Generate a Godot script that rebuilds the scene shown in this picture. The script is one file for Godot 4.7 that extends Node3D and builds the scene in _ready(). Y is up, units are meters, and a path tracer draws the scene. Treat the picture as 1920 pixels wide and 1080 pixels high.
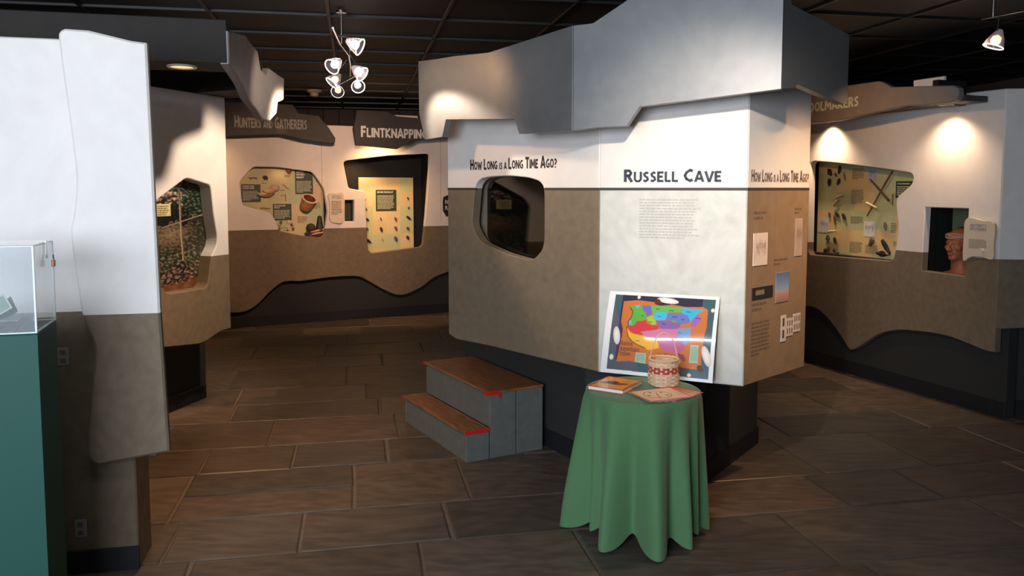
extends Node3D

var taken := {}
var mats := {}
var rng := RandomNumberGenerator.new()
var serif: Font
const YAW := 0.192          # the building's own axes, turned 11 degrees from the camera's
const CEIL := 2.65

# ---------------------------------------------------------------- mesh helpers
class MB:
	var p := PackedVector3Array()
	var n := PackedVector3Array()
	var t := PackedVector2Array()
	func tri(a: Vector3, b: Vector3, c: Vector3, ua := Vector2(), ub := Vector2(), uc := Vector2()):   # counter-clockwise seen from outside
		var m := (b - a).cross(c - a)
		if m.length_squared() < 1e-16: return
		m = m.normalized()
		p.append(a); p.append(c); p.append(b)
		n.append(m); n.append(m); n.append(m)
		t.append(ua); t.append(uc); t.append(ub)
	func trin(a: Vector3, b: Vector3, c: Vector3, na: Vector3, nb: Vector3, nc: Vector3, ua := Vector2(), ub := Vector2(), uc := Vector2()):
		p.append(a); p.append(c); p.append(b)
		n.append(na); n.append(nc); n.append(nb)
		t.append(ua); t.append(uc); t.append(ub)
	func quad(a: Vector3, b: Vector3, c: Vector3, d: Vector3):
		tri(a, b, c, Vector2(0, 1), Vector2(1, 1), Vector2(1, 0)); tri(a, c, d, Vector2(0, 1), Vector2(1, 0), Vector2(0, 0))
	func quad_o(a: Vector3, b: Vector3, c: Vector3, d: Vector3, out: Vector3):
		if (b - a).cross(c - a).dot(out) < 0 or (c - a).cross(d - a).dot(out) < 0: quad(a, d, c, b)
		else: quad(a, b, c, d)
	func box(c: Vector3, s: Vector3, bev := 0.0, x := Transform3D()):
		var h := s / 2.0
		for i in 3:
			var j := (i + 1) % 3
			var k := (i + 2) % 3
			for sg in [-1.0, 1.0]:
				var q := []
				for e in [[-1, -1], [1, -1], [1, 1], [-1, 1]]:
					var w := Vector3()
					w[i] = sg * h[i]; w[j] = e[0] * (h[j] - bev); w[k] = e[1] * (h[k] - bev)
					q.append(x * (c + w))
				var o := Vector3(); o[i] = sg
				quad_o(q[0], q[1], q[2], q[3], x.basis * o)
				if bev > 0.0:
					for sj in [-1.0, 1.0]:
						var r := []
						for e in [[0, -1], [0, 1], [1, 1], [1, -1]]:
							var w := Vector3()
							w[k] = e[1] * (h[k] - bev)
							w[i] = sg * (h[i] if e[0] == 0 else h[i] - bev)
							w[j] = sj * (h[j] - bev if e[0] == 0 else h[j])
							r.append(x * (c + w))
						var oo := Vector3(); oo[i] = sg; oo[j] = sj
						quad_o(r[0], r[1], r[2], r[3], x.basis * oo)
	func grid(rows: Array, closed := false, flip := false):   # smooth surface through rows of points
		var R := rows.size()
		var C: int = rows[0].size()
		var N := []
		for i in R:
			var line := []
			for j in C:
				var i0 := maxi(i - 1, 0)
				var i1 := mini(i + 1, R - 1)
				var j0 := (j - 1 + C) % C if closed else maxi(j - 1, 0)
				var j1 := (j + 1) % C if closed else mini(j + 1, C - 1)
				var m: Vector3 = (rows[i][j1] - rows[i][j0]).cross(rows[i1][j] - rows[i0][j])
				if m.length_squared() < 1e-18:
					var ii := 1 if i == 0 else R - 2
					m = (rows[ii][j1] - rows[ii][j0]).cross(rows[i1][j] - rows[i0][j])
				m = m.normalized() if m.length_squared() > 1e-20 else Vector3.UP
				line.append(-m if flip else m)
			N.append(line)
		for i in R - 1:
			for j in (C if closed else C - 1):
				var k := (j + 1) % C
				var ua := Vector2(float(j) / C, float(i) / (R - 1)); var ub := Vector2(float(j + 1) / C, float(i) / (R - 1))
				var uc := Vector2(float(j + 1) / C, float(i + 1) / (R - 1)); var ud := Vector2(float(j) / C, float(i + 1) / (R - 1))
				if flip:
					trin(rows[i][j], rows[i + 1][k], rows[i][k], N[i][j], N[i + 1][k], N[i][k], ua, uc, ub)
					trin(rows[i][j], rows[i + 1][j], rows[i + 1][k], N[i][j], N[i + 1][j], N[i + 1][k], ua, ud, uc)
				else:
					trin(rows[i][j], rows[i][k], rows[i + 1][k], N[i][j], N[i][k], N[i + 1][k], ua, ub, uc)
					trin(rows[i][j], rows[i + 1][k], rows[i + 1][j], N[i][j], N[i + 1][k], N[i + 1][j], ua, uc, ud)
	func tube(path: Array, r, sides := 8, caps := true):
		var rows := []
		var up := Vector3.UP
		for i in path.size():
			var d: Vector3 = (path[mini(i + 1, path.size() - 1)] - path[maxi(i - 1, 0)]).normalized()
			if absf(d.dot(up)) > 0.95: up = Vector3.RIGHT if absf(d.x) < 0.8 else Vector3.BACK
			var a := d.cross(up).normalized()
			up = a.cross(d).normalized()
			var rr: float = r[i] if r is Array else r
			var row := []
			for k in sides:
				var w := TAU * k / sides
				row.append(path[i] + (a * cos(w) + up * sin(w)) * rr)
			rows.append(row)
		grid(rows, true, false)
		if caps:
			for e in [0, path.size() - 1]:
				var o: Vector3 = path[0] - path[1] if e == 0 else path[-1] - path[-2]
				for k in range(1, sides - 1):
					var a: Vector3 = rows[e][0]; var b: Vector3 = rows[e][k]; var c: Vector3 = rows[e][k + 1]
					if (b - a).cross(c - a).dot(o) < 0: tri(a, c, b)
					else: tri(a, b, c)
	func lathe(prof: Array, seg := 24, x := Transform3D()):   # prof: Vector2(radius, height), bottom to top along the outside
		for i in prof.size() - 1:
			var a: Vector2 = prof[i]; var b: Vector2 = prof[i + 1]
			var nn := Vector2(b.y - a.y, a.x - b.x).normalized()
			for k in seg:
				var w0 := TAU * k / seg; var w1 := TAU * (k + 1) / seg
				var d0 := Vector3(cos(w0), 0, -sin(w0)); var d1 := Vector3(cos(w1), 0, -sin(w1))
				var A := x * (d0 * a.x + Vector3.UP * a.y); var B := x * (d1 * a.x + Vector3.UP * a.y)
				var C := x * (d1 * b.x + Vector3.UP * b.y); var D := x * (d0 * b.x + Vector3.UP * b.y)
				var n0 := (x.basis * (d0 * nn.x + Vector3.UP * nn.y)).normalized(); var n1 := (x.basis * (d1 * nn.x + Vector3.UP * nn.y)).normalized()
				if a.x > 1e-6: trin(A, B, C, n0, n1, n1)
				if b.x > 1e-6: trin(A, C, D, n0, n1, n0)
	func mesh(m: Material = null, onto: ArrayMesh = null) -> ArrayMesh:
		var am := onto if onto else ArrayMesh.new()
		if p.is_empty(): return am
		var a := []
		a.resize(Mesh.ARRAY_MAX)
		a[Mesh.ARRAY_VERTEX] = p; a[Mesh.ARRAY_NORMAL] = n; a[Mesh.ARRAY_TEX_UV] = t
		am.add_surface_from_arrays(Mesh.PRIMITIVE_TRIANGLES, a)
		if m: am.surface_set_material(am.get_surface_count() - 1, m)
		return am

func v(a: Array) -> PackedVector2Array:
	var o := PackedVector2Array()
	for i in range(0, a.size(), 2): o.append(Vector2(a[i], a[i + 1]))
	return o

func frame(x: float, z: float, yaw: float) -> Transform3D:
	return Transform3D(Basis(Vector3.UP, yaw), Vector3(x, 0, z))

func area(p: PackedVector2Array) -> float:
	var s := 0.0
	for i in p.size(): s += p[i].cross(p[(i + 1) % p.size()])
	return s

func ccw(p: PackedVector2Array, want := true) -> PackedVector2Array:
	var q := p.duplicate()
	if (area(q) > 0) != want: q.reverse()
	return q

func rect(x0: float, y0: float, x1: float, y1: float) -> PackedVector2Array:
	return v([x0, y0, x1, y0, x1, y1, x0, y1])

func smooth(p: PackedVector2Array, k := 4, closed := true) -> PackedVector2Array:   # a curve through the points
	var o := PackedVector2Array()
	var N := p.size()
	for i in (N if closed else N - 1):
		var a := p[(i - 1 + N) % N] if closed else p[maxi(i - 1, 0)]
		var d := p[(i + 2) % N] if closed else p[mini(i + 2, N - 1)]
		var b := p[i]; var c := p[(i + 1) % N]
		for j in k: o.append(b.cubic_interpolate(c, a, d, float(j) / k))
	if not closed: o.append(p[-1])
	return o

func fillet(p: PackedVector2Array, r: float, k := 4) -> PackedVector2Array:   # rounds each corner
	var o := PackedVector2Array()
	var N := p.size()
	for i in N:
		var a := p[(i - 1 + N) % N]; var b := p[i]; var c := p[(i + 1) % N]
		var l := minf(r, 0.45 * minf(a.distance_to(b), b.distance_to(c)))
		var s := b + (a - b).normalized() * l; var e := b + (c - b).normalized() * l
		for j in k + 1:
			var f := float(j) / k
			o.append(s.lerp(b, f).lerp(b.lerp(e, f), f))
	return o

func joined(a: PackedVector2Array, b: PackedVector2Array) -> PackedVector2Array:
	var o := a.duplicate(); o.append_array(b); return o

func with_cuts(p: PackedVector2Array, ys: Array, xs: Array) -> PackedVector2Array:
	var o := PackedVector2Array()
	for i in p.size():
		var a := p[i]; var b := p[(i + 1) % p.size()]
		o.append(a)
		var f := []
		for y in ys:
			if (a.y - y) * (b.y - y) < -1e-9: f.append((y - a.y) / (b.y - a.y))
		for x in xs:
			if (a.x - x) * (b.x - x) < -1e-9: f.append((x - a.x) / (b.x - a.x))
		f.sort()
		for w in f: o.append(a.lerp(b, w))
	return o

func inset(p: PackedVector2Array, b: float) -> PackedVector2Array:
	var o := PackedVector2Array()
	var N := p.size()
	for i in N:
		var e0 := (p[i] - p[(i - 1 + N) % N]).normalized(); var e1 := (p[(i + 1) % N] - p[i]).normalized()
		var m := Vector2(-e0.y, e0.x) + Vector2(-e1.y, e1.x)
		var l := m.length_squared()
		o.append(p[i] + (m * (2.0 / l) * b if l > 0.6 else Vector2()))
	return o

# a board: outline with openings, front at z = 0, painted in bands of height, its front edges eased
func slab(outline: PackedVector2Array, holes: Array, thick: float, bands: Array, bev := 0.004, xs: Array = [], bend := 0.0, bend_at := 0.0) -> ArrayMesh:
	var ys := []
	for i in bands.size() - 1: ys.append(bands[i][0])
	var loops := [with_cuts(ccw(outline), ys, xs)]
	for h in holes: loops.append(with_cuts(ccw(h, false), ys, xs))
	var fronts := []
	for l in loops: fronts.append(inset(l, bev))
	var mb := []
	for b in bands: mb.append(MB.new())
	var B := func(q: Vector2, z: float) -> Vector3:
		return Vector3(q.x, q.y, z + bend * maxf(0.0, q.x - bend_at) ** 2)
	for side in 2:
		var from: Array = fronts if side == 0 else loops
		var pieces := [from[0]]
		for k in range(1, from.size()):
			var hole := ccw(from[k])
			var mid := 0.0
			for q in hole: mid += q.x / hole.size()
			var next := []
			for pc in pieces:
				if Geometry2D.intersect_polygons(pc, hole).is_empty():
					next.append(pc); continue
				for half in [rect(-50, -50, mid, 50), rect(mid, -50, 50, 50)]:
					for part in Geometry2D.intersect_polygons(pc, half):
						for left in Geometry2D.clip_polygons(part, hole):
							if area(left) > 0: next.append(left)
			pieces = next
		if xs:
			var edges := [-50.0] + xs + [50.0]
			var next := []
			for i in edges.size() - 1:
				for pc in pieces: next.append_array(Geometry2D.intersect_polygons(pc, rect(edges[i], -50, edges[i + 1], 50)))
			pieces = next
		var y0 := -50.0
		for bi in bands.size():
			var y1: float = bands[bi][0] if bi < bands.size() - 1 else 50.0
			for pc in pieces:
				for q in (Geometry2D.intersect_polygons(pc, rect(-60, y0, 60, y1)) if bands.size() > 1 else [pc]):
					var ix := Geometry2D.triangulate_polygon(q)
					for i in range(0, ix.size(), 3):
						var a: Vector2 = q[ix[i]]; var b: Vector2 = q[ix[i + 1]]; var c: Vector2 = q[ix[i + 2]]
						if (b - a).cross(c - a) < 0:
							var w := b; b = c; c = w
						if side == 0: mb[bi].tri(B.call(a, 0.0), B.call(b, 0.0), B.call(c, 0.0), a, b, c)
						else: mb[bi].tri(B.call(a, -thick), B.call(c, -thick), B.call(b, -thick), a, c, b)
			y0 = y1
	for li in loops.size():
		var l: PackedVector2Array = loops[li]; var f: PackedVector2Array = fronts[li]
		for i in l.size():
			var j := (i + 1) % l.size()
			var my := (l[i].y + l[j].y) / 2.0
			var bi := 0
			while bi < bands.size() - 1 and my > bands[bi][0]: bi += 1
			var e := l[j] - l[i]
			var o := Vector3(e.y, -e.x, 0)
			mb[bi].quad_o(B.call(l[i], -bev), B.call(l[i], -thick), B.call(l[j], -thick), B.call(l[j], -bev), o)
			if bev > 0: mb[bi].quad_o(B.call(f[i], 0.0), B.call(l[i], -bev), B.call(l[j], -bev), B.call(f[j], 0.0), o.normalized() + Vector3(0, 0, 1))
	var am := ArrayMesh.new()
	for bi in bands.size(): mb[bi].mesh(bands[bi][1], am)
	return am

func prism(plan: PackedVector2Array, y0: float, y1: float, m: Material, bev := 0.0) -> ArrayMesh:   # plan in (x, z)
	var q := PackedVector2Array()
	for w in plan: q.append(Vector2(w.x, -w.y))
	var am := slab(q, [], y1 - y0, [[9.0, m]], bev)
	var out := MB.new()
	var a := am.surface_get_arrays(0)
	for i in a[0].size():
		var w: Vector3 = a[0][i]; var nn: Vector3 = a[1][i]
		out.p.append(Vector3(w.x, y1 + w.z, -w.y)); out.n.append(Vector3(nn.x, nn.z, -nn.y)); out.t.append(a[4][i])
	return out.mesh(m)

# ---------------------------------------------------------------- naming
func numbered(called: String) -> String:
	var k: int = taken.get(called, 0)
	taken[called] = k + 1
	return called if k == 0 else "%s_%03d" % [called, k]

func tag(o: Node3D, label: String, category: String, group := "") -> Node3D:
	o.set_meta("label", label); o.set_meta("category", category)
	if group: o.set_meta("group", group)
	return o

func thing(called: String, label: String, category: String, at: Transform3D, group := "") -> Node3D:
	var o := Node3D.new()
	o.name = numbered(called); add_child(o); o.transform = at
	return tag(o, label, category, group)

func obj(called: String, m: Mesh, mat: Material = null, parent: Node3D = null, at = null) -> MeshInstance3D:
	var o := MeshInstance3D.new()
	o.mesh = m
	if mat: o.material_override = mat
	o.cast_shadow = GeometryInstance3D.SHADOW_CASTING_SETTING_ON
	if parent:
		o.name = called; parent.add_child(o, true)
	else:
		o.name = numbered(called); add_child(o)
	if at != null: o.global_transform = at
	return o

func structure(called: String, m: Mesh, mat: Material = null, at = null) -> MeshInstance3D:
	var o := obj(called, m, mat, null, at)
	o.set_meta("kind", "structure")
	return o

# ---------------------------------------------------------------- materials
func srgb(r: float, g: float, b: float) -> Color: return Color(r / 255.0, g / 255.0, b / 255.0)

func plain(r: float, g: float, b: float, rough := 0.7, metal := 0.0) -> StandardMaterial3D:
	var m := StandardMaterial3D.new()
	m.albedo_color = srgb(r, g, b); m.roughness = rough; m.metallic = metal
	return m

func noise_image(w: int, h: int, freq: Vector2, seed: int, octaves := 4) -> Image:
	var nz := FastNoiseLite.new()
	nz.seed = seed; nz.frequency = 1.0; nz.fractal_octaves = octaves
	var im := Image.create(w, h, false, Image.FORMAT_RF)
	for y in h:
		for x in w:
			# wrapped on a torus so that it repeats without seams
			var a := TAU * x / w; var b := TAU * y / h
			im.set_pixel(x, y, Color(nz.get_noise_3d(cos(a) * freq.x + sin(b) * freq.y * 0.6, sin(a) * freq.x, cos(b) * freq.y) * 0.5 + 0.5, 0, 0))
	return im

func tinted(src: Image, lo: Color, hi: Color, contrast := 1.6) -> ImageTexture:
	var im := Image.create(src.get_width(), src.get_height(), false, Image.FORMAT_RGB8)
	for y in src.get_height():
		for x in src.get_width():
			im.set_pixel(x, y, lo.lerp(hi, clampf((src.get_pixel(x, y).r - 0.5) * contrast + 0.5, 0, 1)))
	return ImageTexture.create_from_image(im)

func textured(tex: Texture2D, rough := 0.75, scale := Vector3.ONE, col := Color.WHITE, world := true) -> StandardMaterial3D:
	var m := StandardMaterial3D.new()
	m.albedo_texture = tex; m.albedo_color = col; m.roughness = rough
	m.uv1_triplanar = true; m.uv1_world_triplanar = world; m.uv1_scale = scale
	return m

func printed(im: Image, rough := 0.5) -> StandardMaterial3D:
	var m := StandardMaterial3D.new()
	m.albedo_texture = ImageTexture.create_from_image(im); m.roughness = rough; m.texture_repeat = false
	return m

# ---------------------------------------------------------------- lettering
# block capitals as strokes: width of the letter, then its strokes as points
const GLYPH := {
	"A": "0.8|0.07,0 0.36,0.95 0.44,0.95 0.73,0;0.2,0.3 0.6,0.3", "B": "0.66|0.1,0 0.1,1;0.1,0.91 0.44,0.9 0.53,0.72 0.42,0.54 0.1,0.53;0.42,0.54 0.58,0.32 0.46,0.1 0.1,0.09",
	"C": "0.72|0.65,0.84 0.46,0.92 0.2,0.72 0.1,0.48 0.22,0.22 0.46,0.08 0.65,0.18", "D": "0.74|0.1,0 0.1,1;0.1,0.91 0.38,0.9 0.62,0.66 0.62,0.36 0.38,0.09 0.1,0.09",
	"E": "0.6|0.1,0 0.1,1;0.1,0.91 0.56,0.91;0.1,0.51 0.5,0.51;0.1,0.09 0.57,0.09", "F": "0.58|0.1,0 0.1,1;0.1,0.91 0.55,0.91;0.1,0.5 0.49,0.5",
	"G": "0.78|0.66,0.84 0.46,0.92 0.2,0.72 0.1,0.46 0.24,0.18 0.5,0.08 0.67,0.18 0.67,0.44 0.44,0.44", "H": "0.72|0.1,0 0.1,1;0.62,0 0.62,1;0.1,0.51 0.62,0.51",
	"I": "0.2|0.1,0 0.1,1", "J": "0.5|0.4,1 0.4,0.2 0.26,0.08 0.06,0.14", "K": "0.72|0.1,0 0.1,1;0.62,1 0.14,0.5 0.66,0", "L": "0.56|0.1,1 0.1,0.09 0.54,0.09",
	"M": "0.92|0.09,0 0.14,1 0.46,0.3 0.78,1 0.83,0", "N": "0.78|0.1,0 0.1,1;0.1,0.95 0.68,0.05;0.68,0 0.68,1",
	"O": "0.82|0.41,0.92 0.2,0.8 0.1,0.5 0.2,0.2 0.41,0.08 0.62,0.2 0.72,0.5 0.62,0.8 0.41,0.92", "P": "0.62|0.1,0 0.1,1;0.1,0.91 0.42,0.9 0.53,0.69 0.42,0.47 0.1,0.46",
	"R": "0.68|0.1,0 0.1,1;0.1,0.91 0.42,0.9 0.53,0.71 0.42,0.52 0.1,0.51;0.3,0.52 0.6,0", "S": "0.58|0.5,0.84 0.32,0.92 0.13,0.76 0.2,0.58 0.42,0.44 0.46,0.22 0.28,0.08 0.07,0.15",
	"T": "0.66|0.33,0 0.33,1;0.02,0.91 0.64,0.91", "U": "0.74|0.1,1 0.1,0.26 0.24,0.08 0.5,0.08 0.64,0.26 0.64,1", "V": "0.76|0.06,1 0.34,0.06 0.42,0.06 0.7,1",
	"W": "1.04|0.06,1 0.28,0.04 0.52,0.8 0.76,0.04 0.98,1", "X": "0.74|0.06,0 0.68,1;0.06,1 0.68,0", "Y": "0.72|0.05,1 0.36,0.5 0.67,1;0.36,0.5 0.36,0",
	"?": "0.5|0.06,0.84 0.24,0.92 0.42,0.76 0.36,0.58 0.22,0.46 0.22,0.3;0.22,0.14 0.22,0.0", "'": "0.2|0.1,1 0.1,0.72"}

func add_text(am: MB, s: String, font: Font, cap: float, x: float, y: float, sx := 1.0) -> float:
	if font != null: return add_font_text(am, s, font, cap, x, y, sx)
	var w := 0.0
	for ch in s:
		var g: PackedStringArray = GLYPH.get(ch, "0.3|0.1,0.1 0.11,0.1").split("|")
		for line in g[1].split(";"):
			var P := PackedVector2Array()
			for q in line.split(" "):
				var c := q.split(",")
				P.append(Vector2(float(c[0]), float(c[1])))
			for i in P.size() - 1:
				var d := (P[i + 1] - P[i]).normalized()
				var n := Vector2(-d.y, d.x)
				var h0 := 0.114 if i == 0 else 0.1; var h1 := 0.114 if i == P.size() - 2 else 0.1      # the ends flare a little
				var a := P[i] - d * (0.05 if i > 0 else 0.0); var b := P[i + 1] + d * (0.05 if i < P.size() - 2 else 0.0)
				var k := func(p: Vector2) -> Vector3: return Vector3(x + (w + p.x) * cap * sx, y + p.y * cap, 0.0012)
				am.quad_o(k.call(a - n * h0), k.call(b - n * h1), k.call(b + n * h1), k.call(a + n * h0), Vector3(0, 0, 1))
		w += float(g[0]) + 0.07
	return (w - 0.07) * cap * sx

func add_font_text(am: MB, s: String, font: Font, cap: float, x: float, y: float, sx := 1.0) -> float:
	var tm := TextMesh.new()
	tm.font = font; tm.font_size = 64; tm.depth = 0.06; tm.pixel_size = 0.01; tm.curve_step = 2.0
	tm.horizontal_alignment = HORIZONTAL_ALIGNMENT_LEFT; tm.vertical_alignment = VERTICAL_ALIGNMENT_BOTTOM
	tm.text = "H"
	var bh := tm.get_aabb()
	tm.text = s
	var a := tm.surface_get_arrays(0)
	var k := cap / bh.size.y
	var box := tm.get_aabb()
	var P: PackedVector3Array = a[Mesh.ARRAY_VERTEX]; var N: PackedVector3Array = a[Mesh.ARRAY_NORMAL]
	var ix: PackedInt32Array = a[Mesh.ARRAY_INDEX] if a[Mesh.ARRAY_INDEX] != null else PackedInt32Array(range(P.size()))
	for i in ix:
		var q := P[i]
		if q.z < -0.02 and N[i].z < -0.5: q.z = 0.0
		am.p.append(Vector3(x + (q.x - box.position.x) * k * sx, y + (q.y - bh.position.y) * k, 0.0015 if q.z > 0 else 0.0002))
		am.n.append(N[i]); am.t.append(Vector2())
	return box.size.x * k * sx

# words with large first letters; the whole line is fitted between x0 and x1
func lettering(parent: Node3D, called: String, s: String, m: Material, at: Transform3D, x0: float, y0: float, x1: float, cap: float, small := 0.76, font: Font = null, tiny: Array = []) -> MeshInstance3D:
	var f := font
	var pass_ := MB.new()
	for turn in 2:
		var am := MB.new()
		var x := 0.0
		var k := 1.0
		if turn == 1:
			k = (x1 - x0) / (pass_.t[0].x)
		for w in s.split(" "):
			if w in tiny:
				x += add_text(am, w.to_upper(), f, cap * small * 0.78, x, 0, k) + cap * 0.32 * k
			elif small >= 1.0:
				x += add_text(am, w, f, cap, x, 0, k) + cap * 0.4 * k
			else:
				x += add_text(am, w.substr(0, 1).to_upper(), f, cap, x, 0, k) + cap * 0.06 * k
				if w.length() > 1: x += add_text(am, w.substr(1).to_upper(), f, cap * small, x, 0, k)
				x += cap * 0.38 * k
		if turn == 0:
			pass_.t.append(Vector2(x - cap * 0.38, 0))
		else:
			return obj(called, am.mesh(), m, parent, at * Transform3D(Basis(), Vector3(x0, y0, 0.0)))
	return null

# lines of small print: a printed bar for each word
func small_print(parent: Node3D, called: String, m: Material, at: Transform3D, x: float, y: float, w: float, lines: int, pitch: float, seed: int) -> MeshInstance3D:
	var r := RandomNumberGenerator.new(); r.seed = seed
	var b := MB.new()
	for i in lines:
		var q := x
		var stop := x + w * (r.randf_range(0.86, 1.0) if i < lines - 1 else r.randf_range(0.4, 0.8))
		while q < stop:
			var l := minf(r.randf_range(1.2, 4.5) * pitch * 0.5, stop - q)
			var yy := y - i * pitch
			b.quad(Vector3(q, yy - pitch * 0.5, 0.0008), Vector3(q + l, yy - pitch * 0.5, 0.0008), Vector3(q + l, yy, 0.0008), Vector3(q, yy, 0.0008))
			q += l + pitch * 0.28
	return obj(called, b.mesh(), m, parent, at)

func _ready():
	# ---------------------------------------------------------------- camera, sky, exposure, daylight
	rng.seed = 7
	var cam := Camera3D.new()
	cam.name = "camera"; add_child(cam)
	cam.position = Vector3(0, 1.6, 0)
	cam.rotation = Vector3(deg_to_rad(-4.4394), 0, 0)
	cam.set_frustum(1080.0 / 1507.0 * 0.05, Vector2(0, -70.0 / 1507.0 * 0.05), 0.05, 60.0)
	cam.current = true
	var env := Environment.new()
	env.background_mode = Environment.BG_SKY
	var sky := Sky.new(); var skm := ProceduralSkyMaterial.new()
	skm.sky_top_color = srgb(150, 185, 235); skm.sky_horizon_color = srgb(215, 228, 240); skm.ground_bottom_color = srgb(110, 112, 105); skm.ground_horizon_color = srgb(200, 210, 215)
	skm.sky_energy_multiplier = 1.0
	sky.sky_material = skm; env.sky = sky
	env.tonemap_mode = Environment.TONE_MAPPER_LINEAR
	env.tonemap_exposure = 1.0
	env.sdfgi_enabled = true; env.ssao_enabled = true; env.ssil_enabled = true
	var we := WorldEnvironment.new(); we.name = "environment"; we.environment = env; add_child(we)
	var room := Transform3D(Basis(Vector3.UP, YAW), Vector3.ZERO)
	var day := AreaLight3D.new()  # daylight from an unseen window behind the camera, placed to light the panels
	day.name = "unseen_window_daylight"; add_child(day)
	day.area_size = Vector2(2.5, 1.28); day.light_color = srgb(222, 234, 250); day.light_energy = 27.0; day.area_normalize_energy = true
	day.area_range = 30.0; day.shadow_enabled = true
	day.transform = room * Transform3D(Basis(), Vector3(-1.85, 1.87, 1.12))
	# the track spots: where each hangs, where it points, cone, energy
	spots()
	make_materials()
	build_room()
	build_left()
	build_far()
	build_kiosk()
	build_right()
	build_stool()
	build_table()
	build_donation()
	build_fittings()

func spot(called: String, at: Vector3, to: Vector3, cone: float, energy: float, col: Color, soft := 0.6, size := 0.03):
	var l := SpotLight3D.new()
	l.name = called; add_child(l, true)
	l.look_at_from_position(at, to, Vector3.UP if absf((to - at).normalized().y) < 0.98 else Vector3.BACK)
	l.spot_angle = cone; l.spot_angle_attenuation = soft; l.light_energy = energy; l.light_color = col; l.light_size = size
	l.spot_range = 20.0; l.spot_attenuation = 2.0; l.shadow_enabled = true

var warm := Color(1.0, 0.78, 0.56)
var heads := [   # the heads of the left track: place, aim
	[Vector3(-0.86, 2.38, -4.42), Vector3(-0.20, 2.1, -4.9)],
	[Vector3(-1.03, 2.33, -4.78), Vector3(-1.66, 2.0, -5.3)],
	[Vector3(-0.95, 2.32, -5.0), Vector3(0.1, 1.55, -4.62)],
	[Vector3(-1.14, 2.31, -5.28), Vector3(-2.2, 1.35, -5.6)],
	[Vector3(-1.09, 2.33, -5.74), Vector3(-1.35, 1.35, -10.0)],
	[Vector3(-1.27, 2.32, -5.95), Vector3(-2.5, 1.35, -9.4)]]

func spots():
	var neutral := Color(1.0, 0.9, 0.8)
	spot("track_spot", heads[0][0], heads[0][1], 42, 0.5, warm)
	spot("track_spot", heads[1][0], heads[1][1], 46, 0.35, neutral)
	spot("track_spot", heads[2][0], heads[2][1], 22, 2.0, neutral)
	spot("track_spot", heads[3][0], heads[3][1], 36, 2.3, neutral)
	spot("track_spot", heads[4][0], heads[4][1], 24, 5.0, Color(1.0, 0.8, 0.66))
	spot("track_spot", heads[5][0], heads[5][1], 24, 5.0, Color(1.0, 0.8, 0.66))
	spot("track_spot", Vector3(2.36, 2.33, -3.98), Vector3(1.47, 1.3, -4.15), 32, 2.6, warm, 1.0)          # the right track
	spot("track_spot", Vector3(1.78, 2.36, -5.75), Vector3(2.98, 1.45, -6.35), 56, 0.62, warm, 1.0)  # unseen, behind the kiosk canopy, placed to light the right wall
	spot("track_spot", Vector3(0.42, 2.36, -2.05), Vector3(0.96, 1.55, -3.98), 25, 5.5, Color(1.0, 0.93, 0.86), 1.0)  # out of view above the camera, placed to light the title panel

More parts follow.
